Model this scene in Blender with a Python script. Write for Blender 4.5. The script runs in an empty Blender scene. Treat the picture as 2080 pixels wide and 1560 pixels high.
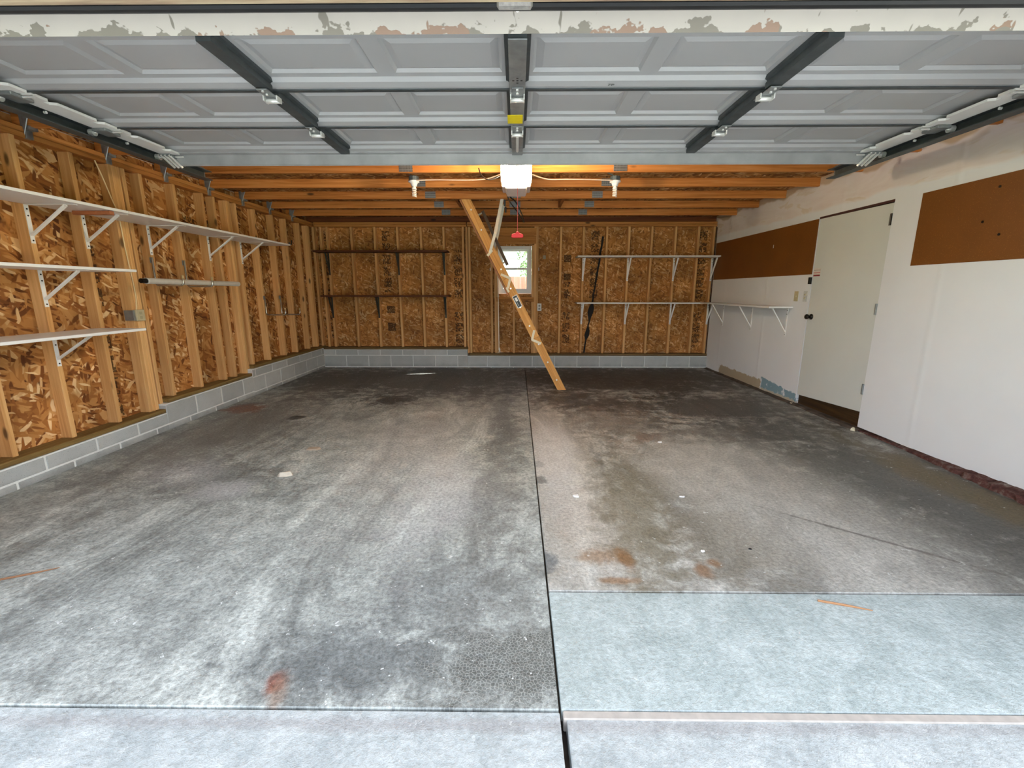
import bpy, bmesh, math, random
from mathutils import Vector, Matrix, Euler
random.seed(7)
SC = bpy.context.scene
COL = SC.collection
R = math.radians

# ------------------------------------------------------------------ camera, sky, sun, exposure
cam_d = bpy.data.cameras.new('camera'); cam = bpy.data.objects.new('camera', cam_d); COL.objects.link(cam)
cam_d.sensor_fit = 'HORIZONTAL'; cam_d.sensor_width = 36.0; cam_d.lens = 36.0 * 900 / 2080
cam_d.clip_start = 0.02; cam_d.clip_end = 300
cam.location = (0, 0, 1.32)
cam.rotation_euler = (math.pi / 2 - math.atan(.21), 0, math.atan(.01087))
SC.camera = cam

SUN_FROM = Vector((1.66, .80, 1.62)).normalized()      # sun stands behind the garage, to the right
w = bpy.data.worlds.new('sky'); SC.world = w; w.use_nodes = True
wn = w.node_tree; wn.nodes.clear()
sky = wn.nodes.new('ShaderNodeTexSky'); sky.sky_type = 'NISHITA'; sky.sun_disc = False
sky.sun_elevation = math.asin(SUN_FROM.z); sky.sun_rotation = math.atan2(SUN_FROM.x, SUN_FROM.y)
sky.air_density = 1.0; sky.dust_density = 3.0; sky.ozone_density = 0.6
bgn = wn.nodes.new('ShaderNodeBackground'); bgn.inputs['Strength'].default_value = 0.42
wo = wn.nodes.new('ShaderNodeOutputWorld')
hs_ = wn.nodes.new('ShaderNodeHueSaturation'); hs_.inputs['Saturation'].default_value = 0.5
wn.links.new(sky.outputs[0], hs_.inputs['Color']); wn.links.new(hs_.outputs[0], bgn.inputs[0]); wn.links.new(bgn.outputs[0], wo.inputs[0])
sun_d = bpy.data.lights.new('sun', 'SUN'); sun_d.energy = 9.0; sun_d.angle = R(0.6); sun_d.color = (1, .95, .87)
sun = bpy.data.objects.new('sun', sun_d); COL.objects.link(sun)
sun.rotation_euler = SUN_FROM.to_track_quat('Z', 'Y').to_euler()
OPENER_LIGHT = 105.0
vs = SC.view_settings
vs.view_transform = 'Standard'; vs.look = 'None'; vs.gamma = 1.0; vs.use_curve_mapping = False
vs.exposure = 1.48
SC.cycles.use_denoising = True; SC.cycles.use_adaptive_sampling = True; SC.cycles.adaptive_threshold = .06; SC.cycles.adaptive_min_samples = 20; SC.cycles.use_light_tree = False
SC.cycles.max_bounces = 7; SC.cycles.diffuse_bounces = 5; SC.cycles.glossy_bounces = 2
SC.cycles.transparent_max_bounces = 12; SC.cycles.sample_clamp_indirect = 8.0

# ------------------------------------------------------------------ node helper
def lin(c):
    return tuple(((v / 255) / 12.92 if v / 255 <= .04045 else ((v / 255 + .055) / 1.055) ** 2.4) for v in c)

class NT:
    def __init__(s, name):
        s.m = bpy.data.materials.new(name); s.m.use_nodes = True
        s.t = s.m.node_tree; s.t.nodes.clear()
        s.out = s.t.nodes.new('ShaderNodeOutputMaterial')
    def node(s, typ, **kw):
        n = s.t.nodes.new('ShaderNode' + typ)
        for k, v in kw.items(): setattr(n, k, v)
        return n
    def put(s, sock, v):
        if v is None: return
        if isinstance(v, bpy.types.NodeSocket): s.t.links.new(v, sock)
        else:
            if isinstance(v, tuple) and len(v) == 3 and sock.type == 'RGBA': v = v + (1,)
            sock.default_value = v
    def math(s, op, a, b=None, c=None, clamp=False):
        n = s.node('Math', operation=op, use_clamp=clamp)
        for i, v in enumerate((a, b, c)):
            if v is not None: s.put(n.inputs[i], v)
        return n.outputs[0]
    def vmath(s, op, a, b=None):
        n = s.node('VectorMath', operation=op); s.put(n.inputs[0], a)
        if b is not None: s.put(n.inputs[1], b)
        return n.outputs[0]
    def pos(s): return s.node('NewGeometry').outputs['Position']
    def obj(s): return s.node('TexCoord').outputs['Object']
    def rnd(s): return s.node('ObjectInfo').outputs['Random']
    def sep(s, v):
        n = s.node('SeparateXYZ'); s.put(n.inputs[0], v); return n.outputs
    def comb(s, x=0., y=0., z=0.):
        n = s.node('CombineXYZ')
        for i, v in enumerate((x, y, z)): s.put(n.inputs[i], v)
        return n.outputs[0]
    def mapping(s, v, loc=(0, 0, 0), rot=(0, 0, 0), scale=(1, 1, 1)):
        n = s.node('Mapping'); s.put(n.inputs[0], v)
        for i, q in ((1, loc), (2, rot), (3, scale)): n.inputs[i].default_value = q
        return n.outputs[0]
    def noise(s, v, scale=1., detail=2., rough=.5, dist=0., dim='3D', col=False):
        n = s.node('TexNoise', noise_dimensions=dim); s.put(n.inputs['Vector'], v)
        s.put(n.inputs['Scale'], scale); s.put(n.inputs['Detail'], detail)
        s.put(n.inputs['Roughness'], rough); s.put(n.inputs['Distortion'], dist)
        return n.outputs['Color' if col else 'Fac']
    def voro(s, v, scale=1., feature='F1', dim='3D', dist='EUCLIDEAN', rand=1.):
        n = s.node('TexVoronoi', voronoi_dimensions=dim, feature=feature)
        if feature in ('F1', 'F2'): n.distance = dist
        s.put(n.inputs['Vector'], v); s.put(n.inputs['Scale'], scale)
        if 'Randomness' in n.inputs: s.put(n.inputs['Randomness'], rand)
        return n
    def ramp(s, f, stops, interp='LINEAR'):
        n = s.node('ValToRGB'); s.put(n.inputs[0], f); cr = n.color_ramp; cr.interpolation = interp
        while len(cr.elements) < len(stops): cr.elements.new(.5)
        for e, (p, c) in zip(cr.elements, stops):
            e.position = p
            if isinstance(c, (int, float)): c = (c, c, c)
            e.color = tuple(c) + (1,)
        return n.outputs[0]
    def step(s, f, a, b):
        n = s.node('MapRange', interpolation_type='SMOOTHSTEP'); s.put(n.inputs[0], f)
        n.inputs[1].default_value = a; n.inputs[2].default_value = b
        return n.outputs[0]
    def mix(s, f, a, b, mode='MIX'):
        n = s.node('Mix', data_type='RGBA', blend_type=mode)
        s.put(n.inputs[0], f); s.put(n.inputs[6], a); s.put(n.inputs[7], b)
        return n.outputs[2]
    def bump(s, h, strength=.3, dist=.01):
        n = s.node('Bump'); s.put(n.inputs['Height'], h)
        n.inputs['Strength'].default_value = strength; n.inputs['Distance'].default_value = dist
        return n.outputs[0]
    def pbsdf(s, col, rough=.6, metal=0., spec=.5, normal=None, emit=None, estr=0.):
        n = s.node('BsdfPrincipled'); s.put(n.inputs['Base Color'], col); s.put(n.inputs['Roughness'], rough)
        s.put(n.inputs['Metallic'], metal); s.put(n.inputs['Specular IOR Level'], spec)
        if normal is not None: s.put(n.inputs['Normal'], normal)
        if emit is not None: s.put(n.inputs['Emission Color'], emit); s.put(n.inputs['Emission Strength'], estr)
        s.t.links.new(n.outputs[0], s.out.inputs[0]); return s.m

MATS = {}
def plain(name, rgb, rough=.6, metal=0., spec=.5, var=.06, scale=30.):
    if name in MATS: return MATS[name]
    t = NT(name); c = lin(rgb)
    nz = t.noise(t.obj(), scale, 3.)
    k = t.ramp(nz, [(.25, 1 - var), (.75, 1 + var)])
    col = t.mix(1., c, k, 'MULTIPLY')
    MATS[name] = t.pbsdf(col, rough, metal, spec); return MATS[name]

# ---- wood with grain and knots, long axis along a local axis
def wood(name, light, mid, dark, axis, knots=True, rough=.65, var=.24, grain=34.):
    t = NT(name); o = t.obj(); rn = t.rnd()
    off = t.comb(t.math('MULTIPLY', rn, 37.), t.math('MULTIPLY', rn, 91.), t.math('MULTIPLY', rn, 53.))
    v = t.vmath('ADD', o, off)
    sc = [grain, grain, grain]; sc['xyz'.index(axis)] = 1.1
    g = t.noise(t.mapping(v, scale=tuple(sc)), 1., 4., .6, .6)
    sc2 = [grain * 5] * 3; sc2['xyz'.index(axis)] = 6.
    fine = t.noise(t.mapping(v, scale=tuple(sc2)), 1., 2., .6)
    f = t.math('ADD', t.math('MULTIPLY', g, .8), t.math('MULTIPLY', fine, .2))
    col = t.ramp(f, [(.26, lin(dark)), (.48, lin(mid)), (.70, lin(light))])
    if knots:
        sk = [9.] * 3; sk['xyz'.index(axis)] = 3.2
        vo = t.voro(t.mapping(v, scale=tuple(sk)), 1.)
        d = vo.outputs['Distance']; rr = t.sep(vo.outputs['Color'])[0]
        keep = t.math('GREATER_THAN', rr, .72)
        kn = t.math('MULTIPLY', keep, t.math('SUBTRACT', 1., t.step(d, .08, .2)))
        col = t.mix(t.math('MULTIPLY', kn, .85), col, lin([c * .42 for c in dark]))
    br = t.math('ADD', 1 - var / 2, t.math('MULTIPLY', t.math('FRACT', t.math('MULTIPLY', rn, 7.31)), var))
    col = t.mix(1., col, t.comb(br, t.math('POWER', br, 1.15), t.math('POWER', br, 1.3)), 'MULTIPLY')
    return t.pbsdf(col, rough, 0., .3)

# ---- OSB: layers of overlapping strands, optional printed mill stamps (u0,u1,v0,v1)
def osb(name, ua, va, stamps=(), squares=(), bright=1.0, flake=1.0, soft=0.):
    t = NT(name); p = t.sep(t.pos())
    u, v = p['xyz'.index(ua)], p['xyz'.index(va)]
    uv = t.comb(u, v, 0.)
    wob = t.noise(uv, 9., 1., col=True, dim='2D')
    uvw = t.vmath('ADD', uv, t.vmath('MULTIPLY', t.vmath('SUBTRACT', wob, (.5, .5, .5)), (.03, .03, 0)))
    stops = [(.0, lin((100, 54, 24))), (.2, lin((150, 92, 44))), (.5, lin((184, 124, 64))), (.82, lin((206, 150, 88))), (1., lin((244, 208, 156)))]
    mid = lin((182, 128, 68)); stops = [(a, tuple(q * (1 - soft) + m_ * soft for q, m_ in zip(c, mid))) for a, c in stops]
    col = None; hgt = None
    for i, (ang, L, Wd) in enumerate(((8, .22, .05), (62, .19, .04), (-38, .15, .036), (97, .13, .03), (24, .10, .022))):
        q = t.mapping(uvw, loc=(i * 3.7, i * 1.9, 0), rot=(0, 0, R(ang)), scale=(1, 1, 1))
        q = t.mapping(q, scale=(1 / (L * flake), 1 / (Wd * flake), 1))
        vo = t.voro(q, 1., dim='2D', dist='EUCLIDEAN')
        rc = t.sep(vo.outputs['Color'])
        c = t.ramp(rc[1], stops)
        if col is None: col = c; hgt = rc[1]
        else:
            k = t.math('GREATER_THAN', rc[0], .54)
            edge = t.math('MULTIPLY', k, t.step(vo.outputs['Distance'], .62, .38))
            col = t.mix(edge, col, c); hgt = t.math('ADD', t.math('MULTIPLY', hgt, t.math('SUBTRACT', 1., edge)), t.math('MULTIPLY', edge, rc[1]))
    big = t.noise(uv, 2.3, 3., dim='2D')
    col = t.mix(1., col, t.ramp(big, [(.3, .66 * bright), (.7, 1.1 * bright)]), 'MULTIPLY')
    ink = None
    def acc(m):
        nonlocal ink
        ink = m if ink is None else t.math('MAXIMUM', ink, m)
    def box(u0, u1, v0, v1):
        a = t.math('MULTIPLY', t.math('GREATER_THAN', u, u0), t.math('LESS_THAN', u, u1))
        b = t.math('MULTIPLY', t.math('GREATER_THAN', v, v0), t.math('LESS_THAN', v, v1))
        return t.math('MULTIPLY', a, b)
    if stamps:
        cell = t.comb(t.math('FLOOR', t.math('MULTIPLY', u, 62.)), t.math('FLOOR', t.math('MULTIPLY', v, 48.)), 0.)
        wnz = t.node('TexWhiteNoise', noise_dimensions='2D'); t.put(wnz.inputs['Vector'], cell)
        glyph = t.math('GREATER_THAN', wnz.outputs['Value'], .42)
        rowv = t.math('FRACT', t.math('MULTIPLY', v, 5.2))
        gap = t.math('GREATER_THAN', rowv, .2)
        blk = t.math('GREATER_THAN', t.noise(t.comb(0., t.math('FLOOR', t.math('MULTIPLY', v, 5.2)), 0.), 3.3, 0.), .30)
        pat = t.math('MULTIPLY', t.math('MULTIPLY', glyph, gap), blk)
        for s_ in stamps: acc(t.math('MULTIPLY', box(*s_), pat))
    for s_ in squares: acc(box(*s_))
    if ink is not None:
        wear = t.math('GREATER_THAN', t.noise(uv, 60., 2., dim='2D'), .36)
        col = t.mix(t.math('MULTIPLY', t.math('MULTIPLY', ink, wear), .78), col, lin((34, 24, 16)))
    return t.pbsdf(col, .7, 0., .25, t.bump(hgt, .25, .004))

STUD = wood('pine stud', (238, 192, 134), (222, 170, 108), (198, 142, 84), 'z')
STUDB = wood('pine stud back', (236, 190, 132), (216, 164, 104), (186, 132, 78), 'z')
PLATE_Y = wood('pine plate along y', (206, 146, 82), (186, 124, 62), (140, 86, 40), 'y')
PLATE_X = wood('pine plate along x', (206, 146, 82), (186, 124, 62), (140, 86, 40), 'x')
JOIST = wood('pine chord', (222, 152, 84), (200, 126, 58), (150, 84, 32), 'x')
SILL_Y = wood('treated sill along y', (150, 124, 72), (124, 98, 54), (84, 64, 34), 'y', knots=False)
SILL_X = wood('treated sill along x', (128, 104, 64), (104, 80, 46), (70, 52, 30), 'x', knots=False)
LADW = wood('ladder pine', (232, 180, 112), (212, 154, 84), (178, 120, 60), 'z', knots=False, var=.06)
DARKW = wood('dark stained board', (112, 66, 36), (88, 48, 26), (56, 28, 16), 'x', knots=False)
DARKWY = wood('dark wet board', (92, 66, 32), (66, 46, 24), (38, 26, 14), 'y', knots=False)
OSB_L = osb('osb left', 'y', 'z', soft=.0, stamps=[(3.72, 3.81, .2, 1.75), (6.93, 7.02, .4, 2.3), (4.9, 5.3, 2.02, 2.1)])
OSB_B = osb('osb back', 'x', 'z', bright=1.08, flake=.72, soft=.35,
            stamps=[(-3.37, -3.24, .5, 2.36), (-2.29, -2.16, 1.3, 2.36), (-2.27, -2.17, 1.13, 1.2), (-1.08, -.94, .35, 2.0),
                    (.80, .92, .38, 1.47), (1.25, 1.39, 1.2, 2.36), (3.06, 3.2, .36, 2.36)],
            squares=[(-2.27, -2.13, .94, 1.06), (-2.27, -2.13, .63, .77), (.80, .92, 1.80, 1.92), (.80, .92, 1.50, 1.61)])
OSB_D = osb('osb deck', 'x', 'y', bright=.85)
WHITE = plain('white melamine', (238, 236, 232), .4, var=.02)
WBRK = plain('white powder coat', (246, 244, 240), .35, var=.02)
GALV = plain('galvanised steel', (150, 154, 154), .42, .55, var=.18, scale=22)
GALVD = plain('dull dark galvanised steel', (84, 90, 92), .5, .4, var=.2, scale=18)
CHROME = plain('zinc bright', (236, 236, 232), .3, .35, var=.05)
BLACKR = plain('black rubber', (26, 26, 28), .5)
BLACK = plain('black plastic', (18, 18, 18), .4)
DARKM = plain('dark bronze', (46, 40, 36), .35, .7)
CREAM = plain('cream hinge paint', (228, 218, 188), .45)
IVORY = plain('ivory plastic', (196, 184, 148), .4)
WPLAST = plain('white plastic', (232, 232, 230), .35, var=.02)
TAPE = plain('wrinkled silver tape', (168, 164, 160), .4, .4, var=.3, scale=60)
YELLOW = plain('yellow warning sticker', (238, 214, 20), .5, var=.05)
RED = plain('red plastic', (224, 40, 44), .4)
ROPE = plain('white cotton rope', (226, 216, 200), .8)
WIREW = plain('white cable jacket', (224, 200, 180), .5)
CABLE_Y = plain('pale yellow cable jacket', (240, 214, 164), .5)
MORTAR = plain('mortar', (222, 224, 220), .9, var=.08)

def drywall():
    t = NT('painted drywall'); p = t.sep(t.pos()); y, z = p[1], p[2]
    n1 = t.noise(t.pos(), 2.2, 4.); n2 = t.noise(t.pos(), 14., 4.)
    col = t.mix(n1, lin((238, 239, 240)), lin((228, 229, 231)))
    zz = t.math('ADD', z, t.math('MULTIPLY', t.math('SUBTRACT', n1, .5), .12))
    # unpainted paper and joint compound above
    top = t.step(zz, 2.17, 2.21)
    n3 = t.noise(t.comb(0., t.math('MULTIPLY', y, 1.7), t.math('MULTIPLY', z, 6.)), 1., 3., .55, .8)
    raw = t.ramp(n3, [(.36, lin((226, 210, 202))), (.56, lin((234, 222, 216))), (.62, lin((220, 200, 178))), (.75, lin((230, 216, 208)))])
    col = t.mix(t.math('MULTIPLY', top, .8), col, raw)
    brn = t.math('MULTIPLY', t.step(t.math('ADD', z, t.math('MULTIPLY', t.math('SUBTRACT', t.noise(t.comb(0., t.math('MULTIPLY', y, 2.1), 0.), 1., 2.), .5), .30)), 2.44, 2.47), .75)
    col = t.mix(brn, col, lin((186, 156, 116)))
    # torn beige paper and blue patch near the floor
    e = t.math('MULTIPLY', t.math('SUBTRACT', t.noise(t.pos(), 11., 4., .65), .5), .16)
    ye = t.math('ADD', y, e); ze = t.math('ADD', z, t.math('MULTIPLY', e, .6))
    m1 = t.math('MULTIPLY', t.math('MULTIPLY', t.step(ye, 5.93, 5.95), t.step(ye, 7.2, 7.16)), t.step(ze, .15, .135))
    col = t.mix(m1, col, lin((182, 166, 140)))
    ze2 = t.math('SUBTRACT', ze, t.math('MULTIPLY', t.math('SUBTRACT', y, 5.2), .10))
    m2 = t.math('MULTIPLY', t.math('MULTIPLY', t.step(ye, 5.14, 5.15), t.step(ye, 5.93, 5.91)), t.math('MULTIPLY', t.step(ze2, .125, .115), t.step(ze, .02, .05)))
    col = t.mix(t.math('MULTIPLY', m2, t.step(n2, .3, .45)), col, lin((136, 164, 176)))
    m3 = t.math('MULTIPLY', t.math('MULTIPLY', t.step(ye, 5.14, 5.15), t.step(ye, 5.93, 5.91)), t.step(ze, .05, .03))
    col = t.mix(m3, col, lin((196, 184, 160)))
    chips = t.math('GREATER_THAN', t.noise(t.pos(), 5.5, 5., .7), .72)
    col = t.mix(t.math('MULTIPLY', chips, .6), col, lin((238, 238, 238)))
    # taped vertical joints give faint ridges
    rg = t.math('ABSOLUTE', t.math('SUBTRACT', t.math('FRACT', t.math('DIVIDE', t.math('SUBTRACT', y, 1.77), 1.22)), .5))
    h = t.math('ADD', t.step(rg, .035, .0), t.math('MULTIPLY', n2, .15))
    h = t.math('ADD', h, t.math('MULTIPLY', t.math('MULTIPLY', top, n3), 2.2))
    return t.pbsdf(col, .55, 0., .3, t.bump(h, .35, .006))
DRY = drywall()

def hardboard():
    t = NT('brown hardboard'); n = t.noise(t.pos(), 3., 4.)
    col = t.mix(n, lin((134, 80, 28)), lin((112, 65, 22)))
    col = t.mix(t.math('GREATER_THAN', t.noise(t.pos(), 160., 1.), .68), col, lin((146, 92, 38)))
    return t.pbsdf(col, .5, 0., .35)
HARD = hardboard()

def doorpaint():
    t = NT('greenish white door paint'); n = t.noise(t.pos(), 3., 4.); f = t.noise(t.pos(), 220., 1.)
    col = t.mix(n, lin((222, 224, 217)), lin((213, 215, 209)))
    return t.pbsdf(col, .45, 0., .4, t.bump(f, .06, .002))
DOORP = doorpaint()

def gpaint():
    t = NT('grey white stamped steel'); n = t.noise(t.pos(), 1.6, 3.); f = t.noise(t.pos(), 420., 1.)
    col = t.mix(n, lin((182, 183, 184)), lin((170, 171, 173)))
    return t.pbsdf(col, .42, 0., .45, t.bump(f, .12, .002))
GPAINT = gpaint()

def chipped():
    t = NT('chipped white bottom rail paint'); p = t.pos()
    n = t.noise(t.mapping(p, scale=(15, 20, 20)), 1., 3., .6)
    low = t.sep(t.obj())[2]
    k = t.step(t.math('ADD', n, t.math('MULTIPLY', t.math('ADD', low, .022), -5.5)), .50, .53)
    k2 = t.step(t.noise(t.mapping(p, scale=(24, 9, 9), rot=(0, 0, .6)), 1., 2.), .67, .70)
    k = t.math('MAXIMUM', k, k2)
    col = t.mix(t.noise(p, 6., 3.), lin((184, 177, 170)), lin((168, 162, 155)))
    col = t.mix(k, col, lin((122, 116, 106)))
    ru = t.math('MULTIPLY', k, t.math('GREATER_THAN', t.noise(p, 5., 2.), .58))
    col = t.mix(t.math('MULTIPLY', ru, .7), col, lin((146, 112, 92)))
    return t.pbsdf(col, .45, 0., .4)
CHIP = chipped()

def blockmat():
    t = NT('grey concrete block'); o = t.pos(); rn = t.rnd()
    n = t.noise(o, 6., 5., .6); f = t.noise(o, 190., 2.)
    col = t.mix(n, lin((170, 173, 171)), lin((196, 199, 196)))
    br = t.math('ADD', .9, t.math('MULTIPLY', rn, .2))
    col = t.mix(1., col, t.comb(br, br, br), 'MULTIPLY')
    col = t.mix(t.math('MULTIPLY', t.math('GREATER_THAN', f, .66), .5), col, lin((92, 92, 90)))
    dirt = t.math('MULTIPLY', t.step(t.math('ADD', t.sep(o)[2], t.math('MULTIPLY', n, .1)), .14, .03), .45)  # blocks turn darker towards the floor, edge broken by noise
    col = t.mix(dirt, col, lin((88, 84, 78)))
    return t.pbsdf(col, .9, 0., .2, t.bump(f, .4, .004))
BLOCK = blockmat()

# ---- garage floor: one material over all slabs; every stain sits where it lies in the garage
def concrete(name, base, base2, stains, mottled=1.0, dark_lane=True, crackle=None):
    t = NT(name); p = t.pos(); s = t.sep(p); x, y = s[0], s[1]; p2 = t.comb(x, y, 0.)
    n1 = t.noise(p2, 1.3, 4., .68, dim='2D'); n2 = t.noise(p2, 6.5, 5., .72, .3, dim='2D'); n3 = t.noise(p2, 48., 3., .75, dim='2D')
    col = t.mix(t.ramp(n2, [(.32, 0.), (.68, 1.)]), lin(base), lin(base2))
    if dark_lane:
        lane = t.noise(t.mapping(p2, scale=(1.9, .55, 1)), 1., 5., .7, .7, dim='2D')
        col = t.mix(t.math('MULTIPLY', t.step(lane, .5, .68), .5), col, lin([c * .66 for c in base]))
        col = t.mix(t.math('MULTIPLY', t.step(lane, .46, .30), .5), col, lin([min(255, c * 1.22) for c in base2]))
    wr = t.math('ADD', t.math('MULTIPLY', t.math('SUBTRACT', n2, .5), 2.0), t.math('MULTIPLY', t.math('SUBTRACT', n1, .5), 1.4))
    for (sx, sy, rx, ry, rgb, k, soft, rot) in stains:
        dx = t.math('SUBTRACT', x, sx); dy = t.math('SUBTRACT', y, sy)
        c, sn = math.cos(R(rot)), math.sin(R(rot))
        ax = t.math('ADD', t.math('MULTIPLY', dx, c / rx), t.math('MULTIPLY', dy, sn / rx))
        ay = t.math('ADD', t.math('MULTIPLY', dx, -sn / ry), t.math('MULTIPLY', dy, c / ry))
        d = t.math('SQRT', t.math('ADD', t.math('MULTIPLY', ax, ax), t.math('MULTIPLY', ay, ay)))
        d = t.math('ADD', d, wr)
        col = t.mix(t.math('MULTIPLY', t.step(d, 1. + soft, 1. - soft), k), col, lin(rgb))
    if crackle:
        vo = t.voro(p2, 78., 'DISTANCE_TO_EDGE', '2D')
        for (sx, sy, rx, ry) in crackle:
            d = t.math('ADD', t.vmath('LENGTH', t.mapping(p2, loc=(-sx / rx, -sy / ry, 0), scale=(1 / rx, 1 / ry, 1))) if False else
                       t.math('SQRT', t.math('ADD', t.math('POWER', t.math('DIVIDE', t.math('SUBTRACT', x, sx), rx), 2.), t.math('POWER', t.math('DIVIDE', t.math('SUBTRACT', y, sy), ry), 2.))), wr)
            col = t.mix(t.math('MULTIPLY', t.step(d, 1.2, .7), t.math('MULTIPLY', t.step(vo.outputs['Distance'], .16, .05), .38)), col, lin((186, 188, 180)))
    g = t.ramp(n3, [(.30, 1 - .34 * mottled), (.5, 1.), (.70, 1 + .30 * mottled)])
    col = t.mix(1., col, g, 'MULTIPLY')
    m_ = t.ramp(n2, [(.25, 1 - .15 * mottled), (.75, 1 + .13 * mottled)])
    col = t.mix(1., col, m_, 'MULTIPLY')
    fl = t.math('GREATER_THAN', t.noise(p2, 17., 3., .8, dim='2D'), .715)
    col = t.mix(t.math('MULTIPLY', fl, .7 * mottled), col, lin((226, 228, 224)))
    ro = t.ramp(n2, [(.3, .45), (.7, .72)])
    return t.pbsdf(col, ro, 0., .4, t.bump(n3, .7, .006))

ST_L = [(-.829, 1.276, .036, .05, (140, 80, 58), .9, .4, 20), (-.80, 1.24, .03, .08, (150, 116, 90), .5, .6, 10),
        (-3.1, 4.88, .20, .17, (150, 94, 66), .9, .3, 0), (-1.55, 5.3, .28, .24, (56, 46, 40), .85, .6, 0), (-2.35, 4.53, .07, .07, (40, 38, 36), .9, .4, 0),
        (-.02, 1.37, .30, .16, (86, 88, 84), .85, .5, 0), (-.6, 1.38, .38, .14, (98, 102, 102), .7, .6, 0), (-.25, 1.8, .3, .3, (112, 116, 116), .5, .6, 0),
        (-2.1, 2.95, .5, .3, (92, 94, 92), .6, .6, -20), (-2.5, 3.1, .30, .2, (186, 188, 188), .6, .6, -20), (-1.95, 2.78, .18, .14, (196, 198, 198), .6, .6, 0),
        (-.5, 2.8, .26, .6, (196, 198, 198), .6, .7, 0), (-.9, 3.5, .4, 1.0, (176, 174, 170), .5, .7, 4), (-.12, 3.4, .16, 1.5, (104, 104, 102), .6, .6, 0),
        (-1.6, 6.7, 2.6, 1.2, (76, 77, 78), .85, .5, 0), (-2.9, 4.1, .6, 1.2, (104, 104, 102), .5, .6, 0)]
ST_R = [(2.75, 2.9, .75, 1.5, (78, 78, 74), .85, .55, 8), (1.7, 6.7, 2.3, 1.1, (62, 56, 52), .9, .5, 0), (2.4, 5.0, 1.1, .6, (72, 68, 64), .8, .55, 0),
        (1.0, 4.6, .5, .8, (110, 96, 84), .6, .6, 0), (.3, 3.6, .16, .9, (206, 206, 204), .7, .6, 0), (.42, 2.3, .22, .35, (190, 180, 166), .5, .6, 0),
        (.75, 2.6, .2, .7, (116, 108, 86), .7, .6, -6), (1.15, 2.2, .3, .35, (118, 108, 88), .5, .6, 0), (.42, 2.02, .10, .06, (148, 120, 92), .7, .6, 0),
        (.9, 1.92, .035, .05, (136, 104, 76), .8, .6, 0), (.55, 2.0, .03, .07, (132, 96, 60), .8, .6, 0), (.48, 1.84, .07, .02, (142, 110, 80), .8, .6, 0), (.98, 1.98, .03, .03, (138, 106, 78), .8, .6, 0),
        (1.2, 3.9, .16, .10, (128, 98, 78), .7, .5, 30), (1.7, 2.9, .5, 1.0, (186, 184, 176), .6, .7, 10), (3.0, 2.9, .16, .9, (112, 96, 62), .7, .6, 0),
        (.13, 2.0, .07, .07, (112, 116, 116), .9, .2, 0), (.15, 2.95, .06, .06, (122, 124, 122), .9, .2, 0), (.16, 3.25, .06, .06, (160, 160, 158), .8, .3, 0),
        (1.9, 2.25, .45, .012, (104, 98, 92), .8, .7, -40), (.6, 5.4, .5, .5, (80, 72, 66), .7, .6, 0), (2.0, 4.1, .6, .3, (86, 84, 80), .6, .6, 0)]
CON_L = concrete('worn slab concrete', (148, 152, 147), (174, 178, 172), ST_L, 1.0, crackle=[(-.02, 1.36, .32, .17)])
CON_R = concrete('stained tan slab concrete', (156, 153, 144), (178, 176, 168), ST_R, .75)
CON_F = concrete('clean grey slab concrete', (164, 175, 172), (182, 191, 188), [], .5, False)
CON_A = concrete('pale driveway concrete', (164, 171, 170), (182, 187, 185), [(0, 1.13, 4, .02, (150, 146, 144), .5, .8, 0)], .4, False)
DIRTJ = plain('dirt in joint', (58, 50, 44), .95, var=.3)
CAULK = plain('pale joint caulk', (176, 168, 158), .8, var=.15)

def emission(name, rgb, strength):
    t = NT(name); e = t.node('Emission'); t.put(e.inputs[0], rgb); e.inputs[1].default_value = strength
    t.t.links.new(e.outputs[0], t.out.inputs[0]); return t.m
def glass():
    t = NT('window glass'); a = t.node('BsdfTransparent'); a.inputs[0].default_value = (.95, .97, .96, 1)
    g = t.node('BsdfGlossy'); g.inputs['Roughness'].default_value = .02
    mx = t.node('MixShader'); mx.inputs[0].default_value = .05
    t.t.links.new(a.outputs[0], mx.inputs[1]); t.t.links.new(g.outputs[0], mx.inputs[2])
    t.t.links.new(mx.outputs[0], t.out.inputs[0]); return t.m
GLASS = glass()

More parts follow.
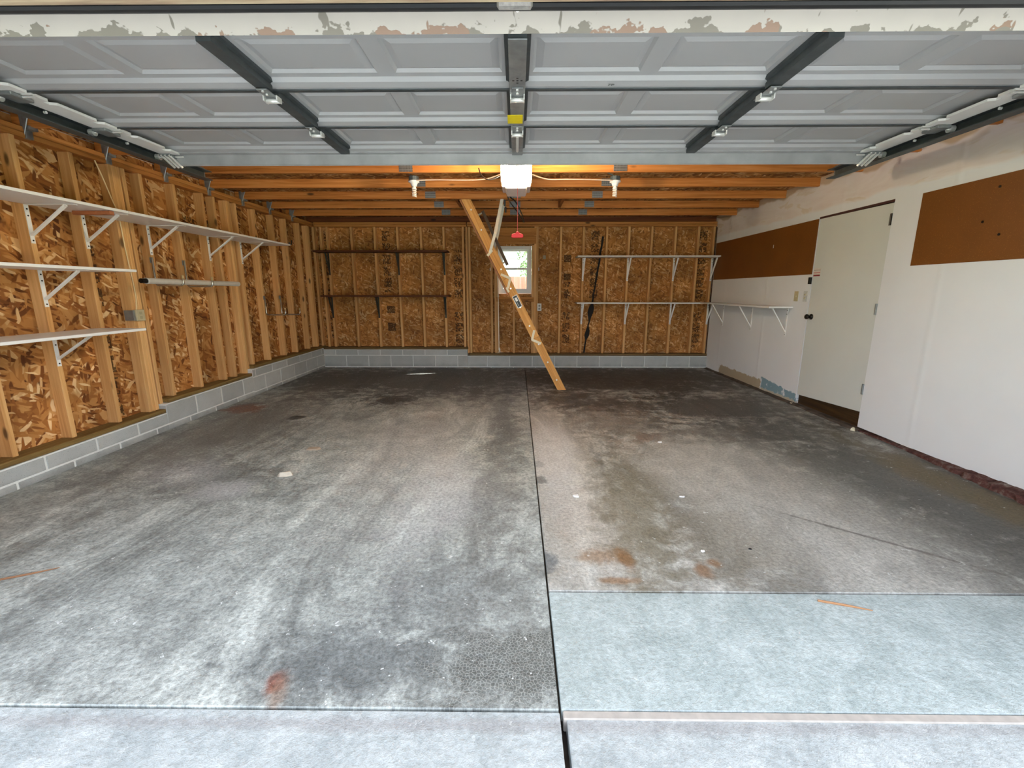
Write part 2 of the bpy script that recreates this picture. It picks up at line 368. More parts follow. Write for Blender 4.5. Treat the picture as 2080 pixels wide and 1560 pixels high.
# ------------------------------------------------------------------ geometry helpers
class MB:
    def __init__(s): s.v = []; s.f = []; s.g = []
    def add(s, vs_, fs):
        o = len(s.v); fo = len(s.f); s.v += [tuple(a) for a in vs_]; s.f += [tuple(i + o for i in q) for q in fs]; s.g.append((o, len(s.v), fo, len(s.f))); return s
    def box(s, c, d, rot=None):
        hx, hy, hz = d[0] / 2, d[1] / 2, d[2] / 2
        vs_ = [Vector((sx * hx, sy * hy, sz * hz)) for sz in (-1, 1) for sy in (-1, 1) for sx in (-1, 1)]
        if rot is not None: vs_ = [rot @ a for a in vs_]
        vs_ = [a + Vector(c) for a in vs_]
        return s.add(vs_, [(0, 2, 3, 1), (4, 5, 7, 6), (0, 1, 5, 4), (2, 6, 7, 3), (0, 4, 6, 2), (1, 3, 7, 5)])
    def bb(s, a, b): return s.box([(a[i] + b[i]) / 2 for i in range(3)], [abs(b[i] - a[i]) for i in range(3)])
    def bar(s, a, b, w_, d_, up=(0, 0, 1)):
        a, b = Vector(a), Vector(b); z = (b - a).normalized(); u = Vector(up)
        x = u.cross(z)
        if x.length < 1e-4: x = Vector((1, 0, 0)).cross(z)
        x.normalize(); y = z.cross(x)
        M = Matrix((x, y, z)).transposed()
        return s.box((a + b) / 2, (w_, d_, (b - a).length), M)
    def tube(s, pts, r, n=8, caps=True):
        pts = [Vector(p) for p in pts]; rs = r if isinstance(r, (list, tuple)) else [r] * len(pts)
        rings = []; px = None
        for i, p in enumerate(pts):
            t = (pts[min(i + 1, len(pts) - 1)] - pts[max(i - 1, 0)]).normalized()
            if px is None:
                px = t.orthogonal().normalized()
            px = (px - t * px.dot(t)).normalized(); py = t.cross(px)
            rings.append([p + (px * math.cos(2 * math.pi * k / n) + py * math.sin(2 * math.pi * k / n)) * rs[i] for k in range(n)])
        o = []; f = []
        for q in rings: o += q
        for i in range(len(pts) - 1):
            for k in range(n):
                f.append((i * n + k, i * n + (k + 1) % n, (i + 1) * n + (k + 1) % n, (i + 1) * n + k))
        if caps:
            f.append(tuple(reversed(range(n)))); f.append(tuple((len(pts) - 1) * n + k for k in range(n)))
        return s.add(o, f)
    def prism(s, poly, a, b):          # poly: 3D points in a plane, a->b offset vector
        a = Vector(a); b = Vector(b); n = len(poly)
        vs_ = [Vector(p) + a for p in poly] + [Vector(p) + b for p in poly]
        f = [tuple(reversed(range(n))), tuple(range(n, 2 * n))] + [(i, (i + 1) % n, n + (i + 1) % n, n + i) for i in range(n)]
        return s.add(vs_, f)
    def parts(s):
        """groups of shapes that lie apart from each other"""
        n = len(s.g)
        if n < 2 or n > 80: return None
        bx = []
        for a, b, c, d in s.g:
            q = s.v[a:b]; bx.append(([min(p[i] for p in q) for i in range(3)], [max(p[i] for p in q) for i in range(3)]))
        par = list(range(n))
        def find(i):
            while par[i] != i: i = par[i]
            return i
        for i in range(n):
            for j in range(i):
                gap = math.sqrt(sum(max(0, bx[i][0][k] - bx[j][1][k], bx[j][0][k] - bx[i][1][k]) ** 2 for k in range(3)))
                sz = max(max(bx[q][1][k] - bx[q][0][k] for k in range(3)) for q in (i, j))
                if gap <= max(.019, .49 * sz): par[find(i)] = find(j)
        out = {}
        for i in range(n): out.setdefault(find(i), []).append(i)
        return list(out.values()) if len(out) > 1 else None
    def build(s, name, mat, parent=None, origin=None, bevel=0., smooth=False):
        pt = s.parts()
        if pt and parent is not None:
            res = []
            for grp in pt:
                q = MB()
                for k in grp:
                    a, b, c, d = s.g[k]; q.add(s.v[a:b], [tuple(i - a for i in fc) for fc in s.f[c:d]])
                res.append(q.build(name, mat, parent, origin, bevel, smooth))
            return res[0]
        me = bpy.data.meshes.new(name)
        og = Vector(origin) if origin is not None else Vector((0, 0, 0))
        me.from_pydata([tuple(Vector(a) - og) for a in s.v], [], s.f); me.update()
        bm = bmesh.new(); bm.from_mesh(me); bmesh.ops.recalc_face_normals(bm, faces=bm.faces)
        if bevel > 0:
            bmesh.ops.bevel(bm, geom=list(bm.edges), offset=bevel, segments=1, affect='EDGES', profile=.5)
        bm.to_mesh(me); bm.free()
        if smooth:
            for p in me.polygons: p.use_smooth = True
        me.materials.append(mat)
        return link(name, me, parent, og)

def link(name, me, parent=None, loc=(0, 0, 0), rot=(0, 0, 0)):
    o = bpy.data.objects.new(name, me); COL.objects.link(o)
    o.location = loc; o.rotation_euler = rot
    if parent is not None:
        o.parent = parent
        # parents are placed before their children: keep world placement
        pm = world_matrix(parent)
        o.matrix_parent_inverse = pm.inverted()
    return o
def world_matrix(o):
    M = Matrix.LocRotScale(o.location, o.rotation_euler, o.scale)
    if o.parent is not None: M = world_matrix(o.parent) @ o.matrix_parent_inverse @ M
    return M

_cache = {}
def piece(name, dims, loc, mat, parent, bevel=.002, rot=(0, 0, 0)):
    """one bevelled box; alike pieces share mesh data.  loc = centre"""
    key = (name, tuple(round(d, 4) for d in dims), mat.name, bevel)
    if key not in _cache:
        me = bpy.data.meshes.new(name); bm = bmesh.new()
        bmesh.ops.create_cube(bm, size=1.)
        bmesh.ops.scale(bm, vec=dims, verts=bm.verts)
        if bevel: bmesh.ops.bevel(bm, geom=list(bm.edges), offset=bevel, segments=1, affect='EDGES', profile=.5)
        bm.to_mesh(me); bm.free(); me.materials.append(mat); _cache[key] = me
    return link(name, _cache[key], parent, loc, rot)

def tag(o, label=None, cat=None, group=None, kind=None):
    if label: o['label'] = label
    if cat: o['category'] = cat
    if group: o['group'] = group
    if kind: o['kind'] = kind
    return o
def thing(name, loc, label, cat, group=None, kind=None):
    o = bpy.data.objects.new(name, None); COL.objects.link(o); o.location = loc; o.empty_display_size = .1
    return tag(o, label, cat, group, kind)
def arc(c, r, a0, a1, n, ex, ey):
    c = Vector(c); ex = Vector(ex); ey = Vector(ey)
    return [c + ex * (r * math.cos(R(a0 + (a1 - a0) * i / n))) + ey * (r * math.sin(R(a0 + (a1 - a0) * i / n))) for i in range(n + 1)]

# ------------------------------------------------------------------ main dimensions (metres, camera stands at x=0, y=0)
XL = -3.44        # face of the left studs
XLB = -3.38       # face of the left block course
XR = 3.31         # face of the right drywall
YB = 7.74         # face of the back studs
YBB = 7.68        # face of the back block course
ZJ = 2.44         # underside of the truss chords
SD = .089; ST = .038
YF = 1.18         # door threshold
OPEN = 2.45       # half width of the door opening
TOPZ = 2.86       # top of the outside walls

# ================================================================== FLOOR
floor = MB().bb((-3.9, YF, -.30), (3.9, 8.2, -.045)).build('floor', DIRTJ)
tag(floor, 'grey stained concrete garage floor with control joints', kind='structure')
JX = .142
def slab(x0, x1, y0, y1, mat):
    o = MB().bb((x0, y0, -.12), (x1, y1, 0)).build('slab', mat, floor, origin=((x0 + x1) / 2, (y0 + y1) / 2, 0), bevel=.003); return o
slab(-3.9, JX - .004, YF + .003, 8.2, CON_L)
slab(JX + .004, 3.9, YF + .003, 1.753, CON_F)
slab(JX + .004, 3.9, 1.763, 4.584, CON_R)
slab(JX + .004, 3.9, 4.588, 8.2, CON_R)
MB().bb((JX + .005, 4.582, -.05), (3.2, 4.590, -.001)).build('joint_filler', CAULK, floor)

drive = MB().bb((-6, -14, -.35), (6, YF + .002, -.06)).build('driveway', DIRTJ)
tag(drive, 'pale concrete driveway outside the garage door', kind='structure')
for (x0, x1) in ((-6, JX - .002), (JX + .018, 6)):
    ys = [-14, -11, -8, -5, -2, YF - .008]
    for a, b in zip(ys[:-1], ys[1:]):
        if b > 1:
            MB().bb((x0, a, -.14), (x1, YF - .003, -.003)).build('apron_slab', CON_A, drive, origin=((x0 + x1) / 2, (a + b) / 2, 0), bevel=.003)
        else:
            MB().bb((x0, a + .01, -.14), (x1, b - .0, -.012)).build('apron_slab', CON_A, drive, origin=((x0 + x1) / 2, (a + b) / 2, 0), bevel=.006)
MB().bb((JX + .008, YF - .03, -.05), (3.9, YF - .001, .002)).build('threshold_lip', CAULK, drive, bevel=.003)

def grassmat():
    t = NT('lawn'); n = t.noise(t.pos(), 3., 4.)
    return t.pbsdf(t.mix(n, lin((84, 108, 52)), lin((118, 136, 74))), .9, 0., .1)
lawn = MB().bb((-60, -60, -.6), (60, 60, -.36)).build('lawn', grassmat())
tag(lawn, 'green lawn around the garage', kind='structure')

# ================================================================== LEFT WALL
OSBX = XL - SD                       # face of the sheathing
wall_l = MB().bb((OSBX - .30, 1.0, -.2), (OSBX - .012, 8.2, TOPZ)).build('wall_left', plain('pale siding', (206, 202, 194), .8))
tag(wall_l, 'open stud wall with oriented strand board sheathing', kind='structure')
ys = [1.0, 2.46, 3.68, 4.90, 6.12, 7.34, 7.84]
for a, b in zip(ys[:-1], ys[1:]):
    piece('sheathing_board', (.012, b - a - .004, 2.52), (OSBX - .006, (a + b) / 2, 1.26), OSB_L, wall_l, 0)
def stud_l(y, z0, wide=ST, z1=2.365, mat=STUD):
    piece('stud', (SD, wide, z1 - z0), (XL - SD / 2, y, (z0 + z1) / 2), mat, wall_l, .003)
ZS = (.205, .290, .378)              # stud feet on the three steps of the foundation
for y in (1.25, 1.62, 2.03, 2.44, 2.842, 3.258, 3.664): stud_l(y, ZS[0])
for y in (3.995, 4.034, 4.073, 4.128): stud_l(y, ZS[0], .037)
for y in (4.309, 4.712, 5.12, 5.31, 5.535, 5.574): stud_l(y, ZS[1])
for y in (5.70, 6.104, 6.539, 6.893, 7.311): stud_l(y, ZS[2])
stud_l(7.60, ZS[2]); stud_l(7.64, ZS[2])
for z in (2.384, 2.422): piece('top_plate', (SD + .004, 7.9 - 1.0, .036), (XL - SD / 2, 4.45, z), PLATE_Y, wall_l, .003)
for (a, b, z) in ((1.0, 4.155, .205), (4.155, 5.595, .290), (5.595, 7.8, .378)):
    piece('sill_plate', (.145, b - a - .004, .036), (XLB - .0925 + .012, (a + b) / 2, z - .018), SILL_Y, wall_l, .004)
# concrete blocks
def course(parent, axis, face, a, b, z0, z1, L=.398, off=0., j=.013, depth=.19, sgn=-1):
    """blocks along an axis from a to b; face = coordinate of the visible face, the block goes sgn*depth behind it"""
    p = a - off
    while p < b - .02:
        q0, q1 = max(p, a), min(p + L - j, b)
        if q1 - q0 > .03:
            dims = (depth, round(q1 - q0, 3), round(z1 - z0 - j, 3)); c = (face + sgn * depth / 2, (q0 + q1) / 2, (z0 + z1 - j) / 2)
            if axis == 'x': dims = (dims[1], dims[0], dims[2]); c = (c[1], c[0], c[2])
            piece('block', dims, c, BLOCK, parent, .004)
        p += L
course(wall_l, 'y', XLB, 1.0, 4.10, -.13, .060, off=.22)
course(wall_l, 'y', XLB, 1.0, 4.10, .060, .170, off=.02)
course(wall_l, 'y', XLB, 4.10, 5.54, -.13, .060, off=.1)
course(wall_l, 'y', XLB, 4.10, 5.54, .060, .255, off=.0, L=.41)
course(wall_l, 'y', XLB, 5.54, 7.68, -.13, .050, off=.1)
course(wall_l, 'y', XLB, 5.54, 7.68, .050, .240, off=.12)
course(wall_l, 'y', XLB, 5.54, 7.68, .240, .343, off=.32)
m = MB()
for (a, b, z) in ((1.0, 4.10, .167), (4.10, 5.54, .252), (5.54, 7.70, .340)): m.bb((XLB - .17, a, -.1), (XLB - .0035, b, z))
m.build('mortar', MORTAR, wall_l)

# ================================================================== BACK WALL
OSBY = YB + SD
WX0, WX1, WZ0, WZ1 = -.318, .250, 1.271, 2.063       # window opening
bm_ = MB()
for (x0, x1, z0, z1) in ((-4, WX0, -.2, TOPZ), (WX1, 4, -.2, TOPZ), (WX0, WX1, -.2, WZ0), (WX0, WX1, WZ1, TOPZ)):
    bm_.bb((x0, OSBY + .012, z0), (x1, OSBY + .03, z1))
wall_b = bm_.build('wall_back', plain('pale siding', (206, 202, 194), .8))
tag(wall_b, 'back stud wall with oriented strand board and window', kind='structure')
def osb_b(x0, x1, z0, z1): piece('sheathing_board', (x1 - x0 - .003, .012, z1 - z0 - .003), ((x0 + x1) / 2, OSBY + .006, (z0 + z1) / 2), OSB_B, wall_b, 0)
for a, b in zip((-3.6, -3.2, -2.02, -.84), (-3.2, -2.02, -.84, WX0)): osb_b(a, b, 0, 2.52)
osb_b(WX0, WX1, 0, WZ0); osb_b(WX0, WX1, WZ1, 2.52)
for a, b in zip((WX1, 1.1, 2.24), (1.1, 2.24, 3.4)): osb_b(a, b, 0, 2.52)
def stud_b(x, z0, z1=2.365, wide=ST): piece('stud', (wide, SD, z1 - z0), (x, YB + SD / 2, (z0 + z1) / 2), STUDB, wall_b, .003)
ZBL, ZBR = .358, .250
for x in (-3.42, -3.30, -3.187, -2.78, -2.386, -2.004, -1.61, -1.228, -.905): stud_b(x, ZBL)
for x in (-.845, -.80, -.432, -.366, .307, .345, .735, 1.115, 1.50, 1.868, 2.247, 2.64, 3.02, 3.275): stud_b(x, ZBR)
stud_b(-.328, ZBR, 1.14); stud_b(.268, ZBR, 1.14); stud_b(-.05, ZBR, 1.14)
for z in (1.158, 1.197): piece('window_rough_sill', (.655, SD, .036), (-.03, YB + SD / 2, z), PLATE_X, wall_b, .003)
piece('window_jack', (ST, SD, .86), (-.338, YB + SD / 2, 1.645), STUDB, wall_b, .003)
piece('window_jack', (ST, SD, .86), (.270, YB + SD / 2, 1.645), STUDB, wall_b, .003)
for z in (2.155, 2.285): piece('window_header', (.70, SD + .006, .126), (-.03, YB + SD / 2, z), PLATE_X, wall_b, .003)
for z in (2.384, 2.422):
    piece('top_plate', (2.55, SD + .004, .036), (-2.12, YB + SD / 2, z), PLATE_X, wall_b, .003)
    piece('top_plate', (4.14, SD + .004, .036), (1.24, YB + SD / 2, z), PLATE_X, wall_b, .003)
piece('rim_board', (6.9, .04, .10), (-.1, YB + .07, 2.494), wood('dark rim board', (132, 74, 36), (104, 56, 26), (70, 36, 18), 'x'), wall_b, .003)
piece('sill_plate', (2.56, .145, .036), (-2.13, YBB + .0925 - .012, ZBL - .018), SILL_X, wall_b, .004)
piece('sill_plate', (4.14, .145, .036), (1.24, YBB + .0925 - .012, ZBR - .018), SILL_X, wall_b, .004)
course(wall_b, 'x', YBB, -3.38, -.86, .022, .222, off=0., L=.392, sgn=1)
course(wall_b, 'x', YBB, -3.38, -.86, .222, .322, off=.18, L=.392, sgn=1)
course(wall_b, 'x', YBB, -.86, 3.31, .022, .214, off=.04, L=.392, sgn=1)
course(wall_b, 'x', YBB, -3.38, 3.31, -.18, .022, off=.2, L=.392, sgn=1)
m = MB(); m.bb((-3.4, YBB + .0035, -.1), (-.862, YBB + .17, .318)); m.bb((-.862, YBB + .0035, -.1), (3.31, YBB + .17, .21))
m.build('mortar', MORTAR, wall_b)
# black tar-paper strip running down the boards beside the white shelves
rg = random.Random(3); L_, Rr = [], []
for i in range(26):
    f = i / 25; z = 2.22 - f * 1.98; x = 1.452 - f * .265 + rg.uniform(-.006, .006)
    wd = .015 - .005 * f + .005 * rg.random() + {15: .03, 16: .034, 17: .012, 20: .022, 21: .03}.get(i, 0)
    L_.append((x - wd, OSBY - .004, z)); Rr.append((x + wd, OSBY - .004, z))
mm = MB(); pts = L_ + Rr[::-1]; n_ = 26
mm.add([p for p in L_] + [p for p in Rr] + [(p[0], OSBY, p[2]) for p in L_] + [(p[0], OSBY, p[2]) for p in Rr],
       [(i, i + 1, n_ + i + 1, n_ + i) for i in range(25)] + [(i, 2 * n_ + i, 2 * n_ + i + 1, i + 1) for i in range(25)] + [(n_ + i, n_ + i + 1, 3 * n_ + i + 1, 3 * n_ + i) for i in range(25)])
tag(mm.build('tar_paper_strip', plain('tar paper', (26, 20, 16), .8), wall_b), 'jagged black strip of tar paper')

# window
win = thing('window_1', (-.03, OSBY, WZ0), 'small white vinyl single hung window in the back wall', None, kind='structure')
fx0, fx1, fz0, fz1 = WX0 + .004, WX1 - .004, WZ0 + .004, WZ1 - .004
m = MB()
for (a, b) in (((fx0, fz0), (fx0 + .05, fz1)), ((fx1 - .05, fz0), (fx1, fz1)), ((fx0 + .05, fz1 - .05), (fx1 - .05, fz1)), ((fx0 + .05, fz0), (fx1 - .05, fz0 + .05))):
    m.bb((a[0], OSBY - .035, a[1]), (b[0], OSBY + .035, b[1]))
WVIN = plain('white vinyl', (226, 228, 228), .35, var=.02)
m.build('window_frame', WVIN, win)
zm = 1.69
def sash(z0, z1, y):
    s = MB(); a, b = fx0 + .05, fx1 - .05
    for q in (((a, z0), (a + .028, z1)), ((b - .028, z0), (b, z1)), ((a + .028, z1 - .03), (b - .028, z1)), ((a + .028, z0), (b - .028, z0 + .03))):
        s.bb((q[0][0], y, q[0][1]), (q[1][0], y + .022, q[1][1]))
    o = s.build('sash', WVIN, win)
    MB().bb((a + .028, y + .009, z0 + .03), (b - .028, y + .013, z1 - .03)).build('pane', GLASS, o)
sash(fz0 + .05, zm + .016, OSBY - .02); sash(zm - .016, fz1 - .05, OSBY + .004)
MB().bb((-.06, OSBY - .032, zm + .002), (0, OSBY - .02, zm + .018)).build('sash_lock', WVIN, win)

# ================================================================== RIGHT WALL
DY0, DY1, DZ0, DZ1 = 4.165, 5.145, .155, 2.075
wall_r = MB()
for (y0, y1, z0, z1) in ((1.0, DY0, .03, TOPZ), (DY1, 8.1, .0, TOPZ), (DY0, DY1, 2.105, TOPZ)):
    wall_r.bb((XR, y0, z0), (XR + .14, y1, z1))
wall_r = wall_r.build('wall_right', DRY)
tag(wall_r, 'white patched drywall on the right', kind='structure')
# backing sheet with the shade of a void in its colour; sill board
MB().bb((XR + .14, 3.9, -.2), (XR + .16, 5.4, 2.3)).build('sheathing', plain('dark void', (40, 34, 28), .9), wall_r)
MB().bb((XR + .03, DY0, 0), (XR + .10, DY1, DZ0 + .02)).build('threshold_board', DARKWY, wall_r, bevel=.004)
piece('corner_gap_strip', (.012, .02, 2.1), (XR - .006, YB - .012, 1.30), plain('dark corner gap', (86, 60, 40), .9), wall_r)  # thin strip, its dark colour stands for the gap in the corner

door = thing('door_1', (XR, 4.65, DZ0), 'greenish white flush door with dark knob in the drywall', None, kind='structure')
# leaf: bottom edge runs slightly out of level
dl = MB(); x0, x1 = XR + .003, XR + .045
za, zb = .178, .125      # bottom at the hinge side, bottom at the knob side
ta, tb = 2.080, 2.090
dl.prism([(0, DY0 + .003, za), (0, DY1 - .007, zb), (0, DY1 - .007, tb), (0, DY0 + .003, ta)], (x0, 0, 0), (x1, 0, 0))
dl.build('door_leaf', DOORP, door, bevel=.002)
MB().bb((XR - .002, DY0 - .002, 2.088), (XR + .03, DY1, 2.108)).build('head_gap_strip', plain('dark red gap', (74, 40, 34), .8), door)  # solid strip coloured as the dark gap over the door
for z in (1.94, 1.155, .40):
    h = MB(); h.tube([(XR - .006, DY0 + .004, z - .05), (XR - .006, DY0 + .004, z + .05)], .008, 8)
    h.bb((XR + .0, DY0 + .006, z - .05), (XR + .004, DY0 + .028, z + .05)); h.build('hinge', DARKM if z > 1.5 else GALV, door)
kn = MB(); kx = XR + .003; ky, kz = DY1 - .075, 1.036
prof = [(0, .032), (.006, .032), (.010, .014), (.034, .013), (.040, .026), (.056, .029), (.066, .024), (.070, .008)]
kn.tube([(kx - d, ky, kz) for d, r in prof], [r for d, r in prof], 16)
kn.build('door_knob', DARKM, door, smooth=True)
MB().bb((XR - .03, DY1 - .012, 1.395), (XR - .006, DY1 + .016, 1.47)).build('latch_plate', BLACK, door)
st = MB().bb((XR + .0015, DY1 - .125, 1.475), (XR + .003, DY1 - .012, 1.565)).build('sticker', plain('sticker paper', (224, 216, 206), .5), door)
for z, hh, c in ((1.487, .016, (140, 24, 34)), (1.517, .006, (190, 70, 70)), (1.545, .004, (70, 70, 74))):
    MB().bb((XR + .0008, DY1 - .123, z - hh / 2), (XR + .0016, DY1 - .016, z + hh / 2)).build('print_line', plain('print %d' % int(z * 1000), c, .5), st)

# broken reddish ledge along the foot of the drywall
rg = random.Random(11); n = 60; fr, tp, bk = [], [], []
for i in range(n + 1):
    y = 1.2 + i * (4.16 - 1.2) / n
    k = max(.25, min(1., (3.9 - y) / 1.1))
    fr.append((XR - (.115 + rg.uniform(-.022, .014)) * k, y, -.01)); tp.append((XR - (.085 + rg.uniform(-.02, .02)) * k, y, (.046 + rg.uniform(-.012, .01)) * k)); bk.append((XR + .03, y, (.056 + rg.uniform(-.006, .008)) * k))
m = MB(); N = n + 1
m.add(fr + tp + bk, [(i, i + 1, N + i + 1, N + i) for i in range(n)] + [(N + i, N + i + 1, 2 * N + i + 1, 2 * N + i) for i in range(n)])
def ledge():
    t = NT('broken reddish ledge'); nn = t.noise(t.pos(), 14., 5., .7)
    return t.pbsdf(t.ramp(nn, [(.3, lin((46, 30, 28))), (.5, lin((96, 62, 56))), (.62, lin((120, 104, 96))), (.75, lin((170, 160, 150)))]), .9, 0., .2, t.bump(nn, .8, .02))
tag(m.build('baseboard_right', ledge()), 'rough reddish brown ledge along the foot of the drywall', kind='structure')
rg = random.Random(5); n = 40; fr, tp, bk = [], [], []
for i in range(n + 1):
    y = 4.1 + i * (7.66 - 4.1) / n
    fr.append((XR - .075 + rg.uniform(-.015, .015), y, -.01)); tp.append((XR - .03 + rg.uniform(-.01, .01), y, .016 + rg.uniform(-.006, .006))); bk.append((XR + .03, y, .02))
N = n + 1; m = MB().add(fr + tp + bk, [(i, i + 1, N + i + 1, N + i) for i in range(n)] + [(N + i, N + i + 1, 2 * N + i + 1, 2 * N + i) for i in range(n)])
m.build('rubble_edge', plain('dark rubble', (84, 72, 62), .9, var=.5, scale=12), wall_r)

# ================================================================== FRONT WALL
fw = MB()
for (x0, x1, z0, z1) in ((-4, -OPEN, -.2, TOPZ), (OPEN, 4, -.2, TOPZ), (-OPEN, OPEN, 2.071, TOPZ)):
    fw.bb((x0, YF + .01, z0), (x1, YF + .18, z1))
def headermat():
    t = NT('weathered header wood'); nn = t.noise(t.mapping(t.pos(), scale=(3, 30, 30)), 1., 4., .6)
    return t.pbsdf(t.ramp(nn, [(.3, lin((128, 104, 92))), (.5, lin((168, 146, 122))), (.68, lin((196, 178, 150)))]), .8, 0., .2)
wall_f = fw.build('wall_front', headermat())
tag(wall_f, 'weathered wooden header over the garage opening', kind='structure')

# ================================================================== CEILING: deck boards on truss chords
HX0, HX1, HY0, HY1 = -.745, .560, 5.86, 6.44       # attic hatch
ceil = MB()
for (x0, x1, y0, y1) in ((-4, HX0, 1, 8.2), (HX1, 4, 1, 8.2), (HX0, HX1, 1, HY0), (HX0, HX1, HY1, 8.2)):
    ceil.bb((x0, y0, ZJ + .105), (x1, y1, ZJ + .13))
ceil = ceil.build('ceiling', plain('deck top', (120, 90, 56), .9))
tag(ceil, 'wooden ceiling of truss chords under board decking', kind='structure')
yy = [1.2, 2.42, 3.64, 4.86, HY0, HY1, 7.84]
for a, b in zip(yy[:-1], yy[1:]):
    xs = [-3.6, -1.2, 1.2, 3.4] if abs(a - HY0) > .01 else None
    segs = list(zip(xs[:-1], xs[1:])) if xs else [(-3.6, -1.2 - .6), (-1.8, HX0), (HX1, 1.9), (1.9, 3.4)]
    for x0, x1 in segs:
        piece('deck_board', (x1 - x0 - .004, b - a - .004, .015), ((x0 + x1) / 2, (a + b) / 2, ZJ + .0975), OSB_D, ceil, 0)
JY = [5.22 + .622 * k for k in range(-6, 4)]
for y in JY:
    if y > 1.4:
        for (x0, x1) in ((-3.52, -.03), (-.026, 3.31)):
            piece('truss_chord', (x1 - x0, ST, .089), ((x0 + x1) / 2, y + ST / 2, ZJ + .0445), JOIST, ceil, .003)
# hatch trimmers and a dark well above
for x in (HX0 - .02, HX1 + .02): piece('hatch_trimmer', (ST, .57, .089), (x, (HY0 + HY1) / 2 + .005, ZJ + .0445), wood('hatch trimmer pine', (176, 112, 58), (150, 90, 42), (108, 60, 26), 'y'), ceil, .003)
for (a, b) in (((HX0 - .02, HY0 - .01), (HX1 + .02, HY0 + .01)), ((HX0 - .02, HY1 - .01), (HX1 + .02, HY1 + .01)), ((HX0 - .02, HY0), (HX0, HY1)), ((HX1, HY0), (HX1 + .02, HY1))):
    MB().bb((a[0], a[1], ZJ + .10), (b[0], b[1], ZJ + .34)).build('hatch_lining', PLATE_X, ceil)
# pressed steel nail plates on the chord faces
def plate_mat():
    t = NT('toothed nail plate'); o = t.obj(); s = t.sep(o)
    gx = t.math('GREATER_THAN', t.math('FRACT', t.math('MULTIPLY', s[0], 90.)), .5)
    gz = t.math('GREATER_THAN', t.math('FRACT', t.math('MULTIPLY', s[2], 40.)), .3)
    return t.pbsdf(t.mix(t.math('MULTIPLY', gx, gz), lin((150, 152, 152)), lin((84, 82, 80))), .45, .6, .4)
NPL = plate_mat()
for y in JY:
    if y > 4:
        for x, wd in ((-1.075, .13), (-.03, .15), (.99, .13)):
            piece('nail_plate', (wd, .003, .078), (x, y - .001, ZJ + .045), NPL, ceil, 0)
# steel ties where the chords sit on the left wall
for y in JY:
    if y > 2.4:
        t_ = MB(); t_.bb((XL - .02, y - .006, ZJ - .075), (XL + .012, y + .044, ZJ + .09)); t_.bb((XL + .0, y - .012, ZJ - .02), (XL + .05, y + .05, ZJ + .006))
        t_.prism([(XL + .012, y - .02, ZJ + .07), (XL + .07, y - .02, ZJ + .085), (XL + .012, y - .02, ZJ - .06)], (0, 0, 0), (0, .008, 0))
        t_.build('chord_tie', GALV, ceil, bevel=.003)
# gable roof over the attic; unseen, shaped to shade the driveway and the upper sash
up = MB().prism([(0, 8.42, 2.84), (0, 4.6, 4.8), (0, .8, 2.84)], (-4.2, 0, 0), (4.2, 0, 0)).build('roof', plain('grey shingles', (110, 108, 106), .9))
tag(up, 'unseen grey gable roof shaped to shade the driveway and window', kind='structure')

# ================================================================== GARAGE DOOR (open, lying under the ceiling)
gd = thing('garage_door', (0, 2.6, 2.36), 'open sectional steel garage door with stamped panels hanging overhead', 'garage door')
HW = 2.60; ZD = 2.36
SECY = [2.062, 2.592, 3.130, 3.672]
HWP = HW + .09
def section(y0, y1, xf=None):
    """one horizontal section with eight stamped panels; inner face at z = ZD + .02, rails hang to ZD"""
    P = []
    bands = []
    edges = [-2.54, -1.30, 0, 1.30, 2.54]
    for a, b in zip(edges[:-1], edges[1:]):
        mid = (a + b) / 2
        bands += [(a + .075, mid - .045), (mid + .045, b - .075)]
    ya, yb = y0 + .10, y1 - .125
    xs = sorted({-HWP, HWP} | {q for b in bands for q in b}); zf = ZD + .022; zt = ZD + .05
    f = MB()
    f.bb((-HWP, y0 + .002, zf), (HWP, ya, zt)); f.bb((-HWP, yb, zf), (HWP, y1 - .002, zt))
    prev = -HWP
    for (a, b) in bands: f.bb((prev, ya, zf), (a, yb, zt)); prev = b
    f.bb((prev, ya, zf), (HWP, yb, zt))
    sec = f.build('section', GPAINT, gd, origin=(0, (y0 + y1) / 2, ZD))
    # rolled rails at both long edges
    r = MB()
    r.prism([(0, y1 - .085, zf), (0, y1 - .07, ZD + .004), (0, y1 - .03, ZD - .004), (0, y1 - .006, ZD - .004), (0, y1 - .006, zf)], (-HWP, 0, 0), (HWP, 0, 0))
    r.prism([(0, y0 + .003, zf), (0, y0 + .003, ZD + .004), (0, y0 + .022, ZD + .004), (0, y0 + .03, zf)], (-HWP, 0, 0), (HWP, 0, 0))
    r.build('rail', GPAINT, sec)
    MB().bb((-HWP, y1 - .012, ZD - .010), (HWP, y1 + .014, ZD + .03)).build('joint_strip', GALVD, sec)
    for (a, b) in bands:
        s_ = MB(); d = .034; zi = zf + .014; g = .012
        o = [(a, ya), (b, ya), (b, yb), (a, yb)]; i1 = [(a + g, ya + g), (b - g, ya + g), (b - g, yb - g), (a + g, yb - g)]
        i2 = [(a + g + d, ya + g + d), (b - g - d, ya + g + d), (b - g - d, yb - g - d), (a + g + d, yb - g - d)]
        vs_ = [(x, y, zf) for x, y in o] + [(x, y, zi) for x, y in i1] + [(x, y, zf + .003) for x, y in i2]
        fs = [(k, (k + 1) % 4, 4 + (k + 1) % 4, 4 + k) for k in range(4)] + [(4 + k, 4 + (k + 1) % 4, 8 + (k + 1) % 4, 8 + k) for k in range(4)] + [(8, 9, 10, 11)]
        s_.add(vs_, fs); s_.build('stamped_panel', GPAINT, sec, origin=((a + b) / 2, (ya + yb) / 2, zf))
    return sec
for a, b in zip(SECY[:-1], SECY[1:]): section(a, b)
